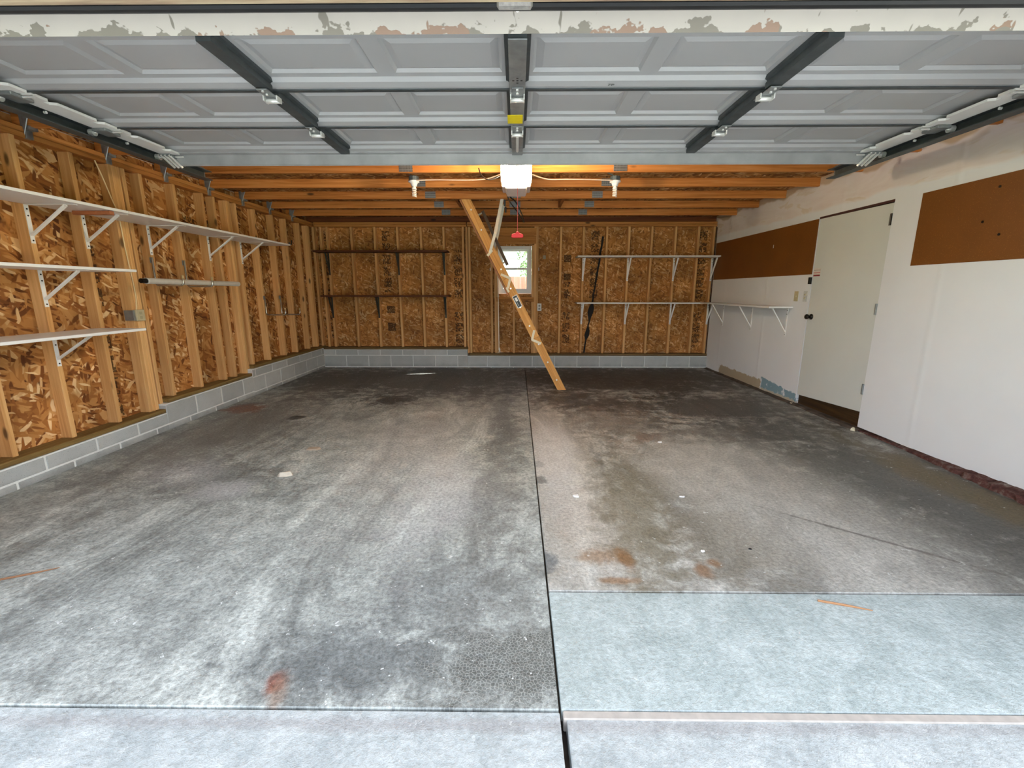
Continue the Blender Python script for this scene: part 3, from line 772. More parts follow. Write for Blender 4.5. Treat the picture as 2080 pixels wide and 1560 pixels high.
# bottom section still tilted on the bend of the track
BY0, BZ0 = 1.598, 2.118
ty, tz = SECY[0] - BY0, (ZD + .0) - BZ0; tl = math.hypot(ty, tz); dy, dz = ty / tl, tz / tl; ny, nz = -dz, dy
def T(u, v): return (0, BY0 + dy * u + ny * v, BZ0 + dz * u + nz * v)
MB().prism([T(.004, .0), T(tl - .004, .0), T(tl - .004, .045), T(.004, .045)], (-HW, 0, 0), (HW, 0, 0)).build('section', GPAINT, gd)
br = MB().prism([T(-.012, -.002), T(.05, -.002), T(.05, .006), T(.004, .006), T(.004, .048), T(-.012, .053)], (-HW, 0, 0), (HW, 0, 0)).build('bottom_rail', CHIP, gd, origin=T(-.01, .03))
seal = MB()
pr = [T(-.020 + .024 * math.cos(a), .070 + .018 * math.sin(a)) for a in [2 * math.pi * k / 12 for k in range(12)]]
seal.prism(pr, (-HW, 0, 0), (HW, 0, 0)); seal.build('bottom_seal', BLACKR, gd)
MB().prism([T(-.052, .058), T(-.016, .052), T(-.012, .10), T(-.052, .10)], (-.062, 0, 0), (.045, 0, 0)).build('tape_wrap', TAPE, gd, bevel=.006)
MB().tube([T(-.018, .055), T(-.012, .055)], .006, 8).build('rivet', CHROME, gd)
# long strut across the top edge of the door
sy = SECY[-1]
MB().prism([(0, sy - .03, ZD + .01), (0, sy - .03, ZD - .012), (0, sy + .010, ZD - .014), (0, sy + .012, ZD - .082), (0, sy + .022, ZD - .090), (0, sy + .026, ZD - .082), (0, sy + .028, ZD + .02)], (-HW - .06, 0, 0), (HW + .06, 0, 0)).build('strut', plain('smudged galvanised strut', (168, 169, 170), .45, .15, var=.16, scale=7), gd)
# vertical stiles: hat channels with hinges
def stile(x, wd, y0, y1, lean):
    h = wd / 2
    st_ = MB().prism([(x - h, 0, ZD + .022), (x - h, 0, ZD + .006), (x - h + .018, 0, ZD + .002), (x - h + .018, 0, ZD - .028), (x + h - .018, 0, ZD - .028), (x + h - .018, 0, ZD + .002), (x + h, 0, ZD + .006), (x + h, 0, ZD + .022)], (0, y0, 0), (0, y1, 0))
    return st_.build('stile', GALVD, gd, origin=(x, (y0 + y1) / 2, ZD))
def hinge(x, y):
    hb = MB().bb((x - .03, y - .10, ZD - .040), (x + .03, y + .07, ZD - .0345)).build('hinge', GALV, gd, bevel=.002)
    MB().tube([(x - .036, y + .01, ZD - .052), (x + .036, y + .01, ZD - .052)], .012, 10).build('hinge_pin', CHROME, hb, smooth=True)
    k = MB().bb((x - .038, y - .02, ZD - .060), (x - .032, y + .03, ZD - .0345)); k.bb((x + .032, y - .02, ZD - .060), (x + .038, y + .03, ZD - .0345))
    for q in (-.085, -.045, .05): k.tube([(x, y + q, ZD - .040), (x, y + q, ZD - .047)], .007, 8)
    k.build('hinge_bolt', CHROME, hb)
for x, wd in ((-1.30, .10), (0, .115), (1.30, .10)):
    for a, b in zip(SECY[:-1], SECY[1:]): stile(x, wd, a + .01, b - .045, 0)
    if x == 0: MB().bb((-.04, SECY[0], ZD - .034), (.04, SECY[3] - .03, ZD - .028)).build('reinforcing_plate', GALV, gd, bevel=.002)
    for y in SECY[1:3]: hinge(x, y)
hl = MB()
for (x, y) in ((0, 2.40), (-.02, 2.425), (0, 2.425), (.02, 2.425), (0, 2.45)): hl.bb((x - .005, y - .004, ZD - .0350), (x + .005, y + .004, ZD - .0335))
hl.build('bolt_holes', BLACK, gd)
MB().bb((-.058, 2.855, ZD - .0365), (.032, 2.985, ZD - .0345)).build('warning_sticker', YELLOW, gd)
MB().tube([(.0, 3.20, ZD - .04), (.0, 3.50, ZD - .045)], .01, 10).build('lock_spring', CHROME, gd)
fc = bpy.data.curves.new('stencil_mark', 'FONT'); fc.body = '7P'; fc.size = .034; fc.extrude = .0002; fc.materials.append(plain('stencil ink', (104, 106, 104), .7))
fm = bpy.data.objects.new('stencil_tmp', fc); COL.objects.link(fm); bpy.context.view_layer.update()
me_ = bpy.data.meshes.new_from_object(fm.evaluated_get(bpy.context.evaluated_depsgraph_get())); bpy.data.objects.remove(fm)
me_.materials.clear(); me_.materials.append(MATS['stencil ink'])
link('stencil_mark', me_, gd, (.463, 2.560, ZD - .0045), (math.pi, 0, 0))
# white notched end stiles beside the tracks
for s_ in (-1, 1):
    for a, b in zip(SECY[:-1], SECY[1:]):
        L = b - a
        prof = [(0, 0), (L - .02, 0), (L - .02, .085), (L * .80, .085), (L * .78, .062), (L * .72, .062), (L * .70, .085), (L * .26, .085), (L * .24, .062), (L * .18, .062), (L * .16, .085), (0, .085)]
        MB().prism([(s_ * (HW + .115 - q * 1.55), a + p, 0) for p, q in prof], (0, 0, ZD - .020), (0, 0, ZD - .006)).build('end_stile', WBRK, gd)
    for y in SECY[1:]:
        rl = MB(); rl.tube([(s_ * (HW - .03), y, ZD - .03), (s_ * (HW + .17), y, ZD - .03)], .006, 8)
        rl.tube([(s_ * (HW + .15), y, ZD - .03), (s_ * (HW + .18), y, ZD - .03)], .022, 14)
        rl.build('roller', CHROME, gd)
        br_ = MB().bb((s_ * (HW + .03), y - .06, ZD - .040), (s_ * (HW + .118), y + .06, ZD - .022)); br_.build('roller_bracket', GALV, gd, bevel=.004)
        if y == SECY[-1]:
            m = MB()
            for q in (-.03, .0, .03): m.bar((s_ * (HW + .07) + q, y - .06, ZD - .03), (s_ * (HW + .04) + q, y + .03, ZD - .10), .012, .012)
            m.build('top_bracket', CHROME, gd)

# tracks
for s_, wh in ((-1, 'beside the bare stud wall'), (1, 'beside the white drywall')):
    tr = thing('garage_door_track', (s_ * 2.76, 2.9, ZD), 'dark steel garage door track ' + wh, 'door track', 'garage door tracks')
    X = s_ * (HW + .12); w_ = s_ * .075
    m = MB()
    prof = [(X, ZD - .075), (X + w_, ZD - .075), (X + w_, ZD + .0), (X, ZD + .0), (X, ZD - .008), (X + w_ - s_ * .004, ZD - .008), (X + w_ - s_ * .004, ZD - .069), (X, ZD - .069)]
    pts = [(a, 0, b) for a, b in prof]
    m.prism(pts, (0, 1.95, 0), (0, 4.22, 0)); m.build('horizontal_track', GALVD, tr)
    # curved part down to the vertical leg
    cy, cz, rr = 1.95, ZD - .031 - .33, .33
    path = arc((X + w_ / 2, cy, cz), rr, 90, 180, 8, (0, 1, 0), (0, 0, 1)) + [Vector((X + w_ / 2, cy - rr, .05))]
    cm = MB()
    for p, q in zip(path[:-1], path[1:]): cm.bar(p, q, .05, .075 if False else .05, up=(1, 0, 0))
    cm.build('curved_track', GALVD, tr)
    m = MB(); m.bb((X + w_, 2.2, ZD - .05), (X + w_ + s_ * .004, 4.24, ZD + .035)); m.bb((X + w_, 2.2, ZD + .031), (X + w_ + s_ * .04, 4.24, ZD + .035))
    m.build('angle_iron', GALV, tr)
    m = MB(); m.bar((X + w_ + s_ * .004, 4.19, ZD), (X + w_ + s_ * .03, 4.19, ZJ + .0), .03, .004); m.bar((X + w_ + s_ * .004, 2.78, ZD), (X + w_ + s_ * .03, 2.78, ZJ + .0), .03, .004)
    m.build('hanger_strap', GALV, tr)
    m = MB()
    for y in (2.35, 2.80, 3.35, 3.9): m.tube([(X + s_ * .002, y, ZD - .03), (X + w_ * .2, y, ZD - .03)], .008, 8)
    m.build('track_bolt', CHROME, tr)

# ================================================================== OPENER
op = thing('garage_door_opener', (-.008, 4.3, 2.2), 'boxy ceiling garage door opener with a glowing light lens', 'door opener')
OX, OZ = -.008, 2.20
def xz(poly, y0, y1): return MB().prism([(OX + a, 0, OZ + b) for a, b in poly], (0, y0, 0), (0, y1, 0))
def lensmat():
    t = NT('lit opener lens'); e = t.node('Emission'); s = t.sep(t.obj())
    t.put(e.inputs[0], (1., .86, .60)); e.inputs[1].default_value = OPENER_LIGHT
    t.t.links.new(e.outputs[0], t.out.inputs[0]); return t.m
lens = [(-.134, .205), (-.134, .075), (-.122, .048), (-.10, .036), (.10, .036), (.122, .048), (.134, .075), (.134, .205)]
xz(lens, 4.15, 4.25).build('light_lens', lensmat(), op, origin=(OX, 4.2, OZ + .1), bevel=.006)
OPB = plain('grey pink opener housing', (214, 194, 186), .5)
xz([(-.10, .034), (-.085, .0), (.085, .0), (.10, .034)], 4.165, 4.5).build('base_tray', OPB, op, bevel=.004)
xz([(-.13, .21), (-.13, .036), (.13, .036), (.13, .21)], 4.255, 4.52).build('motor_housing', OPB, op, bevel=.008)
MB().bb((OX - .016, 1.42, 2.413), (OX + .016, 4.3, 2.438)).build('rail', GALV, op)
m = MB()
for x in (-.10, .10): m.bar((OX + x, 4.40, OZ + .2), (OX + x, 4.60, ZJ + .05), .03, .004)
m.build('hanging_bracket', GALV, op)
m = MB().tube([(OX - .07, 4.149, 2.385), (OX + .05, 4.149, 2.385)], .006, 8); m.build('lens_clip', OPB, op)
# release handle
rh = thing('release_handle', (.004, 3.78, 1.75), 'red emergency release handle hanging on a thin red cord', 'pull handle')
MB().tube([(.004, 3.78, 2.40), (.004, 3.78, 1.79)], .0025, 6).build('cord', plain('red cord', (206, 96, 88), .7), rh)
m = MB().prism([(-.048, 0, 1.750), (-.036, 0, 1.744), (.040, 0, 1.744), (.052, 0, 1.750), (.048, 0, 1.772), (.018, 0, 1.780), (.012, 0, 1.792), (-.006, 0, 1.792), (-.012, 0, 1.780), (-.044, 0, 1.772)], (0, 3.768, 0), (0, 3.792, 0))
m.build('grip', RED, rh, bevel=.003)
# black cords
def cord(name, pts, r, mat, label, cat, n=6, grp=None):
    # Catmull-Rom through the points
    P = [Vector(p) for p in pts]; o = []
    for i in range(len(P) - 1):
        p0, p1, p2, p3 = P[max(i - 1, 0)], P[i], P[i + 1], P[min(i + 2, len(P) - 1)]
        for k in range(8):
            t = k / 8; o.append(.5 * ((2 * p1) + (p2 - p0) * t + (2 * p0 - 5 * p1 + 4 * p2 - p3) * t * t + (3 * p1 - p0 - 3 * p2 + p3) * t ** 3))
    o.append(P[-1])
    return tag(MB().tube(o, r, n).build(name, mat, smooth=True), label, cat, grp)
cord('power_cord', [(-.36, 4.45, 2.44), (-.33, 4.42, 2.37), (-.27, 4.38, 2.325), (-.20, 4.36, 2.33), (-.14, 4.36, 2.36)], .006, BLACK, 'black cord drooping left of the opener housing', 'cord')
cord('antenna_wire', [(-.10, 4.54, 2.27), (-.07, 4.66, 2.23), (-.01, 4.8, 2.20), (.05, 5.1, 2.14), (.08, 5.4, 2.10), (.05, 5.5, 2.16), (-.02, 5.4, 2.24), (-.08, 5.0, 2.25), (-.10, 4.7, 2.26)], .006, BLACK, 'looped black wire hanging behind the opener', 'wire')
cord('opener_pull_wire', [(-.008, 3.70, 2.40), (-.008, 3.72, 2.33), (-.008, 3.72, 2.27)], .004, BLACK, 'short black wire end over the top strut of the door', 'wire')
cord('lamp_cable', [(-1.02, 4.80, 2.415), (-.8, 4.80, 2.42), (-.5, 4.75, 2.405), (-.3, 4.7, 2.405), (-.13, 4.55, 2.42)], .006, WIREW, 'pale cable from the left bulb holder to the opener', 'cable', grp='lamp cables')
cord('lamp_cable', [(.13, 4.55, 2.41), (.3, 4.7, 2.40), (.5, 4.75, 2.41), (.75, 4.80, 2.418), (.97, 4.82, 2.415)], .006, WIREW, 'pale cable from the right bulb holder to the opener', 'cable', grp='lamp cables')

# bulb holders with spiral bulbs
for (x, y, wh) in ((-1.055, 4.84, 'left of the opener'), (1.0, 4.86, 'right of the opener')):
    lp = thing('ceiling_lamp', (x, y, 2.26), 'porcelain ceiling bulb holder with a spiral bulb ' + wh, 'ceiling lamp', 'bulb holders under the chords')
    MB().tube([(x, y, ZJ + .02), (x, y, ZJ - .022)], .052, 8).build('junction_box', GALVD, lp, bevel=.002)
    MB().bar((x - .09, y + .03, ZJ + .07), (x + .02, y, ZJ + .01), .03, .006).build('mounting_strap', GALVD, lp)
    pr = [(0, .055), (.012, .056), (.018, .040), (.036, .030), (.05, .028)]
    MB().tube([(x, y, ZJ - .022 - d) for d, r in pr], [r for d, r in pr], 16).build('socket', WPLAST, lp, smooth=True)
    zt = ZJ - .072
    b = MB().tube([(x, y, zt), (x, y, zt - .022), (x, y, zt - .03)], [.016, .024, .022], 14).build('bulb_base', WPLAST, lp, smooth=True)
    sp = [(x + .018 * math.cos(k * .5), y + .018 * math.sin(k * .5), zt - .032 - k * .00135) for k in range(52)]
    MB().tube(sp, .006, 6).build('spiral_tube', plain('white lamp glass', (236, 228, 220), .3), lp, smooth=True)

# ================================================================== ATTIC LADDER
ld = thing('attic_ladder', (.6, 6.1, 0), 'folding wooden attic ladder reaching from the ceiling hatch to the floor', 'ladder')
A, Bp = Vector((-.655, 0, 2.47)), Vector((.613, 0, 0)); dirv = (Bp - A).normalized(); nrm = Vector((-dirv.z, 0, dirv.x))
if nrm.x < 0: nrm = -nrm
LEN = (Bp - A).length
NY, FY = 5.905, 6.325
RW = .105
# rails are built in their own frame so that the grain follows them
def rail_obj(y, t0, t1, flat=False):
    ang = math.atan2(-dirv.x, -dirv.z)          # local z runs up the ladder
    a = A + dirv * t0; b = A + dirv * t1; c = (a + b) / 2; L = t1 - t0
    me = bpy.data.meshes.new('rail'); k = RW / 2 * abs(dirv.x / dirv.z) if flat else 0
    up_ = -dirv; h = RW / 2
    # local x = in-plane normal, local z = up the ladder
    poly = [(-h, -L / 2 - k), (h, -L / 2 + k), (h, L / 2), (-h, L / 2)]
    if flat:
        # the upper side reaches further so that the foot sits level
        s = 1 if (nrm.z > 0) else -1
        poly = [(-h, -L / 2 + s * k), (h, -L / 2 - s * k), (h, L / 2), (-h, L / 2)]
    v = [(x, -.011, z) for x, z in poly] + [(x, .011, z) for x, z in poly]
    me.from_pydata(v, [], [(3, 2, 1, 0), (4, 5, 6, 7), (0, 1, 5, 4), (1, 2, 6, 5), (2, 3, 7, 6), (3, 0, 4, 7)])
    me.materials.append(LADW)
    o = bpy.data.objects.new('rail', me); COL.objects.link(o)
    ex = Vector((nrm.x, 0, nrm.z)); ez = -dirv; ey = ez.cross(ex)
    M = Matrix((ex, ey, ez)).transposed().to_4x4(); M.translation = Vector((c.x, y, c.z))
    o.parent = ld; o.matrix_parent_inverse = world_matrix(ld).inverted(); o.matrix_basis = M
    return o
CUT = (0, 1.12, 1.98, LEN)
for y in (NY, FY):
    for i, (a, b) in enumerate(zip(CUT[:-1], CUT[1:])): rail_obj(y, a + .002, b - .002, flat=(i == 2))
for k in range(10):
    t = .17 + k * .272
    c = A + dirv * t
    piece('tread', (.105, FY - NY - .02, .02), (c.x, (NY + FY) / 2, c.z), LADW, ld, .002)
    MB().tube([(c.x, NY - .010, c.z), (c.x, NY - .016, c.z)], .011, 10).build('bolt', CHROME, ld)
# hatch panel under the top section
pc = A + dirv * .66 - nrm * (RW / 2 + .014)
M = MB().prism([(A - nrm * (RW / 2 + .004)) , (A - nrm * (RW / 2 + .026)), (A + dirv * 1.32 - nrm * (RW / 2 + .026)), (A + dirv * 1.32 - nrm * (RW / 2 + .004))], (0, 5.89, 0), (0, 6.42, 0))
M.build('hatch_panel', plain('brown hatch plywood', (150, 96, 52), .6, var=.15, scale=8), ld)
# hinges between the sections
def vee(t, y, op_):
    c = A + dirv * t; m = MB()
    ctr = c - nrm * (RW / 2) * op_
    ctr = Vector((ctr.x, y - .014, ctr.z))
    for sg in (-1, 1):
        e = c + dirv * (.10 * sg) + nrm * (RW * .30) * op_
        m.bar(ctr, (e.x, y - .014, e.z), .030, .005, up=(0, 1, 0))
    m.tube([ctr + Vector((0, -.006, 0)), ctr + Vector((0, .008, 0))], .014, 10)
    m.build('section_hinge', CREAM, ld)
for y in (NY,): vee(CUT[1] + .02, y, -1); vee(CUT[2], y, 1)
c = A + dirv * (CUT[1] + .10) - nrm * (RW * .42); MB().bar((c.x, NY - .014, c.z), tuple(Vector((c.x, NY - .014, c.z)) + dirv * .07), .026, .006, up=(0, 1, 0)).build('hinge_plate', CREAM, ld)
# sticker with a black print
t0 = 1.445
def quad(t, n0, n1, L, y0, y1, name, mat, par):
    a = A + dirv * (t - L / 2); b = A + dirv * (t + L / 2)
    return MB().prism([a + nrm * n0, a + nrm * n1, b + nrm * n1, b + nrm * n0], (0, y0, 0), (0, y1, 0)).build(name, mat, par)
lb = quad(t0, -.034, .034, .17, NY - .0125, NY - .0112, 'label_sticker', WPLAST, ld)
quad(t0, -.026, .026, .155, NY - .0132, NY - .0124, 'label_print', BLACK, lb)
quad(t0 - .03, -.015, .015, .05, NY - .0138, NY - .0131, 'label_mark', WPLAST, lb)
quad(t0 + .035, -.012, -.004, .06, NY - .0138, NY - .0131, 'label_mark', plain('grey print', (150, 156, 160), .5), lb)
# hand rail on the far side
ha = A + dirv * .17 + nrm * .125; hb_ = A + dirv * .95 + nrm * .10
m = MB().bar((ha.x, FY, ha.z), (hb_.x, FY, hb_.z), .04, .022, up=(0, 1, 0))
m.build('hand_rail', plain('dark hand rail', (96, 76, 58), .5, .2), ld)
m = MB()
for t, q in ((.19, .12), (.90, .10)):
    a = A + dirv * t; b = a + nrm * q; m.bar((a.x, FY, a.z), (b.x, FY, b.z), .02, .012, up=(0, 1, 0))
m.build('hand_rail_post', CREAM, ld)
# folding steel arms
for y in (NY - .03, FY + .03):
    arm = MB(); p0, p1, p2 = Vector((-.185, y, 2.45)), Vector((-.275, y, 2.04)), Vector((-.345, y, 1.80))
    arm.bar(p0, p1, .04, .006, up=(0, 1, 0)); arm.bar(p1, p2, .036, .006, up=(0, 1, 0)); o = arm.build('folding_arm', plain('pale zinc arm', (206, 204, 190), .4, .2), ld, bevel=.001)
    m = MB()
    for p in (p0, p1, p2): m.tube([p + Vector((0, -.008, 0)), p + Vector((0, .006, 0))], .012, 10)
    m.build('pivot', CREAM, o)
    MB().tube([p0 + Vector((.03, 0, -.02)), p0 + Vector((.03, 0, -.09))], .012, 8).build('spring', GALVD, o)
    pa = A + dirv * .74 - nrm * .01
    MB().bar((p2.x - .035, y + .012, p2.z - .04), (p2.x + .03, y + .012, p2.z + .03), .03, .006, up=(0, 1, 0)).build('arm_plate', CREAM, o)
# pull cord of the hatch
pc_ = thing('pull_cord', (-.25, 6.40, .44), 'thin white pull cord with a frayed knot hanging beside the window', 'cord')
MB().tube([(-.272, 6.40, 1.552), (-.266, 6.40, 1.3), (-.262, 6.40, .9), (-.258, 6.40, .52)], .0055, 6).build('rope', ROPE, pc_)
m = MB().tube([(-.258, 6.40, .52), (-.254, 6.40, .50), (-.250, 6.40, .482), (-.246, 6.40, .465)], [.006, .013, .013, .005], 8)
for a in (-.03, -.005, .022): m.tube([(-.248, 6.40, .472), (-.248 + a, 6.40, .435)], .003, 5)
m.build('knot', ROPE, pc_)

# ================================================================== SHELVES
def bracket(parent, base, out, drop=.262, reach=.355, mat=None, wdt=.028):
    """base: point on the wall under the shelf; out: unit vector away from the wall"""
    mat = mat or WBRK; b = Vector(base); o = Vector(out); s = o.cross(Vector((0, 0, 1))); th = .004
    m = MB()
    up_ = o
    m.bar(b + o * th / 2 + Vector((0, 0, -drop)), b + o * th / 2, wdt, th, up=tuple(o))
    m.bar(b + Vector((0, 0, -th / 2)), b + o * reach + Vector((0, 0, -th / 2)), wdt, th, up=(0, 0, 1))
    m.bar(b + o * .004 + Vector((0, 0, -drop + .055)), b + o * (reach - .07) + Vector((0, 0, -.006)), wdt * .8, .012, up=tuple(o))
    ob = m.build('bracket', mat, parent, origin=tuple(b))
    k = MB()
    for z in (-.03, -drop + .02, -.075): k.tube([b + o * .004 + Vector((0, 0, z)), b + o * .0065 + Vector((0, 0, z))], .0055, 8)
    k.build('screw', DARKM, ob)
    return ob
def shelf(name, label, boards, brs, out, drop=.262, reach=.355, bmat=None, kmat=None, grp=None, wdt=.028):
    x0, y0, z0 = boards[0][0]
    sh = thing(name, (x0, y0, z0), label, 'shelf', grp)
    for a, b in boards:
        c = [(a[i] + b[i]) / 2 for i in range(3)]; d = [abs(b[i] - a[i]) for i in range(3)]
        piece('shelf_board', tuple(d), tuple(c), bmat or WHITE, sh, .0015)
    for q in brs: bracket(sh, q, out, drop, reach, kmat, wdt)
    return sh
LX = (1, 0, 0)
shelf('wall_shelf', 'long white shelf highest on the left stud wall', [((XL, 1.22, 1.914), (-3.05, 3.650, 1.934)), ((XL, 3.654, 1.914), (-3.05, 6.19, 1.934))],
      [(XL, y, 1.913) for y in (1.62, 2.44, 3.253, 3.668, 4.296, 5.115, 5.71)], LX, grp='white wall shelves')
shelf('wall_shelf', 'short white shelf in the middle of the left stud wall', [((XL, 1.22, 1.468), (-3.05, 3.632, 1.488))], [(XL, y, 1.467) for y in (1.62, 2.44, 3.253)], LX, drop=.262, grp='white wall shelves')
shelf('wall_shelf', 'lowest white shelf on the left stud wall', [((XL, 1.22, 1.002), (-3.05, 3.630, 1.022))], [(XL, y, 1.001) for y in (1.62, 2.44, 3.253)], LX, drop=.235, grp='white wall shelves')
BK = (0, -1, 0)
shelf('wall_shelf', 'upper white shelf on the right half of the back wall', [((.985, 7.46, 1.862), (3.295, YB, 1.882))], [(x, YB, 1.861) for x in (1.115, 1.868, 2.64, 3.275)], BK, drop=.375, reach=.26, grp='white wall shelves')
shelf('wall_shelf', 'lower white shelf on the right half of the back wall', [((.995, 7.46, 1.112), (3.28, YB, 1.132))], [(x, YB, 1.111) for x in (1.115, 1.868, 2.64, 3.275)], BK, drop=.355, reach=.26, grp='white wall shelves')
rs = shelf('wall_shelf', 'white shelf on the drywall next to the door', [((3.02, 5.42, 1.118), (XR, 7.44, 1.138))], [(XR, y, 1.117) for y in (7.22, 6.345, 5.52)], (-1, 0, 0), drop=.345, reach=.26, grp='white wall shelves', wdt=.022)
DBRK = plain('dark painted bracket', (62, 62, 54), .5, .3)
shelf('wall_shelf', 'upper dark brown shelf on the left half of the back wall', [((-3.34, 7.50, 1.945), (-1.14, YB, 1.972))], [(x, YB, 1.944) for x in (-3.187, -2.004, -1.228)], BK, drop=.36, reach=.2, bmat=DARKW, kmat=DBRK, grp='brown wall shelves')
shelf('wall_shelf', 'lower dark brown shelf on the left half of the back wall', [((-3.28, 7.50, 1.222), (-1.13, YB, 1.249))], [(x, YB, 1.221) for x in (-3.187, -2.386, -1.228)], BK, drop=.36, reach=.2, bmat=DARKW, kmat=DBRK, grp='brown wall shelves')
tag(MB().bb((-3.36, 3.50, 1.885), (-3.07, 3.54, 1.9125)).build('wood_strip', plain('reddish wood strip', (176, 106, 66), .6, var=.2), bevel=.003), 'reddish wood strip under the highest left shelf', 'wood strip')
tag(MB().tube([(-3.07, 6.20, 1.96), (-3.06, 6.21, 1.925), (-3.05, 6.22, 1.935), (-3.05, 6.225, 1.99)], .008, 8).build('shelf_hook', BLACK), 'small black hook at the far end of the highest left shelf', 'hook')

# ================================================================== HOOKS AND TUBE ON THE LEFT WALL
def hook(y, zt, zb, label, reach=.265):
    h = thing('storage_hook', (XL, y, zb), label, 'hook', 'zinc storage hooks')
    x = XL + .014
    MB().tube([(x, y, zt), (x, y, zb + .03)] + arc((x + .03, y, zb + .03), .03, 180, 270, 5, (1, 0, 0), (0, 0, 1))[1:] + [(x + reach - .03, y, zb)] +
              arc((x + reach - .03, y, zb + .03), .03, 270, 360, 5, (1, 0, 0), (0, 0, 1))[1:] + [(x + reach, y, zb + .082)], .0095, 8).build('hook_rod', plain('hook chrome', (196, 194, 184), .22, .75, var=.05), h, smooth=True)
    MB().tube([(x + reach, y, zb + .06), (x + reach, y, zb + .095)], .0115, 8).build('end_cap', plain('tan cap', (190, 160, 110), .6), h, smooth=True)
    MB().bb((XL, y - .012, zt - .05), (XL + .006, y + .012, zt)).build('mount_plate', GALV, h)
hook(4.275, 1.628, 1.372, 'zinc hook under the near end of the white tube')
hook(4.684, 1.628, 1.366, 'zinc hook under the middle of the white tube')
hook(6.095, 1.255, 1.00, 'empty zinc hook nearer the white tube')
hook(6.50, 1.255, .985, 'empty zinc hook nearest the back corner')
tb = thing('white_tube', (-3.2, 4.5, 1.4), 'long white tube lying on zinc hooks on the left wall', 'tube')
ta, tb2 = Vector((-3.2, 3.90, 1.405)), Vector((-3.2, 5.18, 1.398))
MB().tube([ta, tb2], .0255, 16).build('tube_body', plain('greyish tube', (206, 200, 190), .4), tb, smooth=False)
MB().tube([ta + Vector((0, -.012, 0)), ta], .027, 16).build('end_collar', CHROME, tb)
MB().tube([ta + Vector((0, -.065, 0)), ta + Vector((0, -.012, 0))], [.02, .022], 14).build('end_plug', DARKM, tb)
# metal box and cable on the doubled stud
eb = thing('junction_box', (XL, 4.03, 1.06), 'beige electrical box on the doubled stud above the lowest shelf', 'electrical box')
MB().bb((XL - .06, 3.955, 1.06), (XL + .02, 3.978, 1.15)).build('box_side', GALV, eb)
MB().bb((XL + .001, 3.978, 1.055), (XL + .035, 4.065, 1.155)).build('box_cover', IVORY, eb, bevel=.003)
m = MB()
for z in (1.085, 1.125): m.bb((XL + .0345, 4.008, z - .012), (XL + .037, 4.035, z + .012))
m.build('socket_face', plain('tan socket', (176, 166, 130), .4), eb)
cord('wall_cable', [(XL + .006, 3.86, 2.36), (XL + .01, 3.90, 2.24), (XL + .008, 3.955, 2.08), (XL + .008, 3.995, 1.95), (XL + .008, 4.005, 1.7), (XL + .008, 4.02, 1.5), (XL + .008, 4.03, 1.3), (XL + .008, 4.02, 1.2), (XL + .015, 4.0, 1.15)], .005, CABLE_Y, 'pale cable stapled down the doubled stud', 'cable')

# ================================================================== THINGS ON THE RIGHT WALL
def hboard(y0, y1, z0, z1, label, slope=0.):
    b = MB().prism([(0, y0, z0), (0, y1, z0 - slope), (0, y1, z1), (0, y0, z1)], (XR - .006, 0, 0), (XR, 0, 0))
    return b
hb1 = thing('hardboard_panel', (XR, 6.4, 1.5), 'brown hardboard panel between the back corner and the door', 'wall panel', 'hardboard panels')
hboard(5.152, 7.70, 1.502, 2.092, '').build('board', HARD, hb1, bevel=.001)
MB().bb((XR - .008, 5.98, 1.86), (XR - .006, 5.99, 1.90)).build('paper_scrap', WPLAST, hb1)
hb2 = thing('hardboard_panel', (XR, 3.2, 1.5), 'brown hardboard panel nearer than the door', 'wall panel', 'hardboard panels')
hboard(1.5, 3.885, 1.527, 2.098, '').build('board', HARD, hb2, bevel=.001)
m = MB()
for (y, z) in ((3.35, 1.80), (3.22, 1.70), (3.28, 2.02)): m.tube([(XR - .006, y, z), (XR - .009, y, z)], .009, 10)
m.build('screw', DARKM, hb2)
def plate(y, z, mat, label, n, wd=.075):
    p_ = thing('switch_plate', (XR, y, z), label, 'light switch', 'switch plates beside the door')
    MB().bb((XR - .006, y - wd / 2, z - .058), (XR, y + wd / 2, z + .058)).build('cover', mat, p_, bevel=.002)
    for k in range(n):
        zz = z + (k - (n - 1) / 2) * .04
        MB().bb((XR - .013, y - .012, zz - .010), (XR - .006, y + .012, zz + .010)).build('toggle', IVORY if n > 1 else mat, p_, bevel=.002)
plate(5.385, 1.258, IVORY, 'beige light switch plate farther from the door', 1)
plate(5.215, 1.258, plain('pale grey plate', (208, 208, 202), .4), 'white switch plate right beside the door', 2)
# outlet and odds on the back wall
ol = thing('wall_outlet', (.385, YB, 1.0), 'white power outlet on the stud under the window', 'outlet')
MB().bb((.350, YB - .035, .985), (.42, YB, 1.11)).build('cover', WPLAST, ol, bevel=.003)
m = MB(); m.bb((.368, YB - .038, 1.055), (.402, YB - .034, 1.09)); m.bb((.368, YB - .038, 1.005), (.402, YB - .034, 1.04)); m.build('socket', plain('grey socket', (150, 146, 140), .5), ol)
tag(MB().bb((.44, OSBY - .02, 1.85), (.49, OSBY, 1.91)).bb((.455, OSBY - .03, 1.865), (.475, OSBY - .02, 1.895)).build('sensor_box', plain('grey box', (168, 158, 130), .6), bevel=.003), 'tiny grey box on the board right of the window', 'sensor')
for x, wh in ((-.452, 'left of the window'), (.368, 'right of the window')):
    tag(MB().tube([(x, YB, 1.70), (x, YB - .02, 1.70), (x, YB - .03, 1.68), (x, YB - .025, 1.655)], .008, 6).build('cup_hook', WPLAST), 'small white hook on the stud ' + wh, 'hook', 'window hooks')

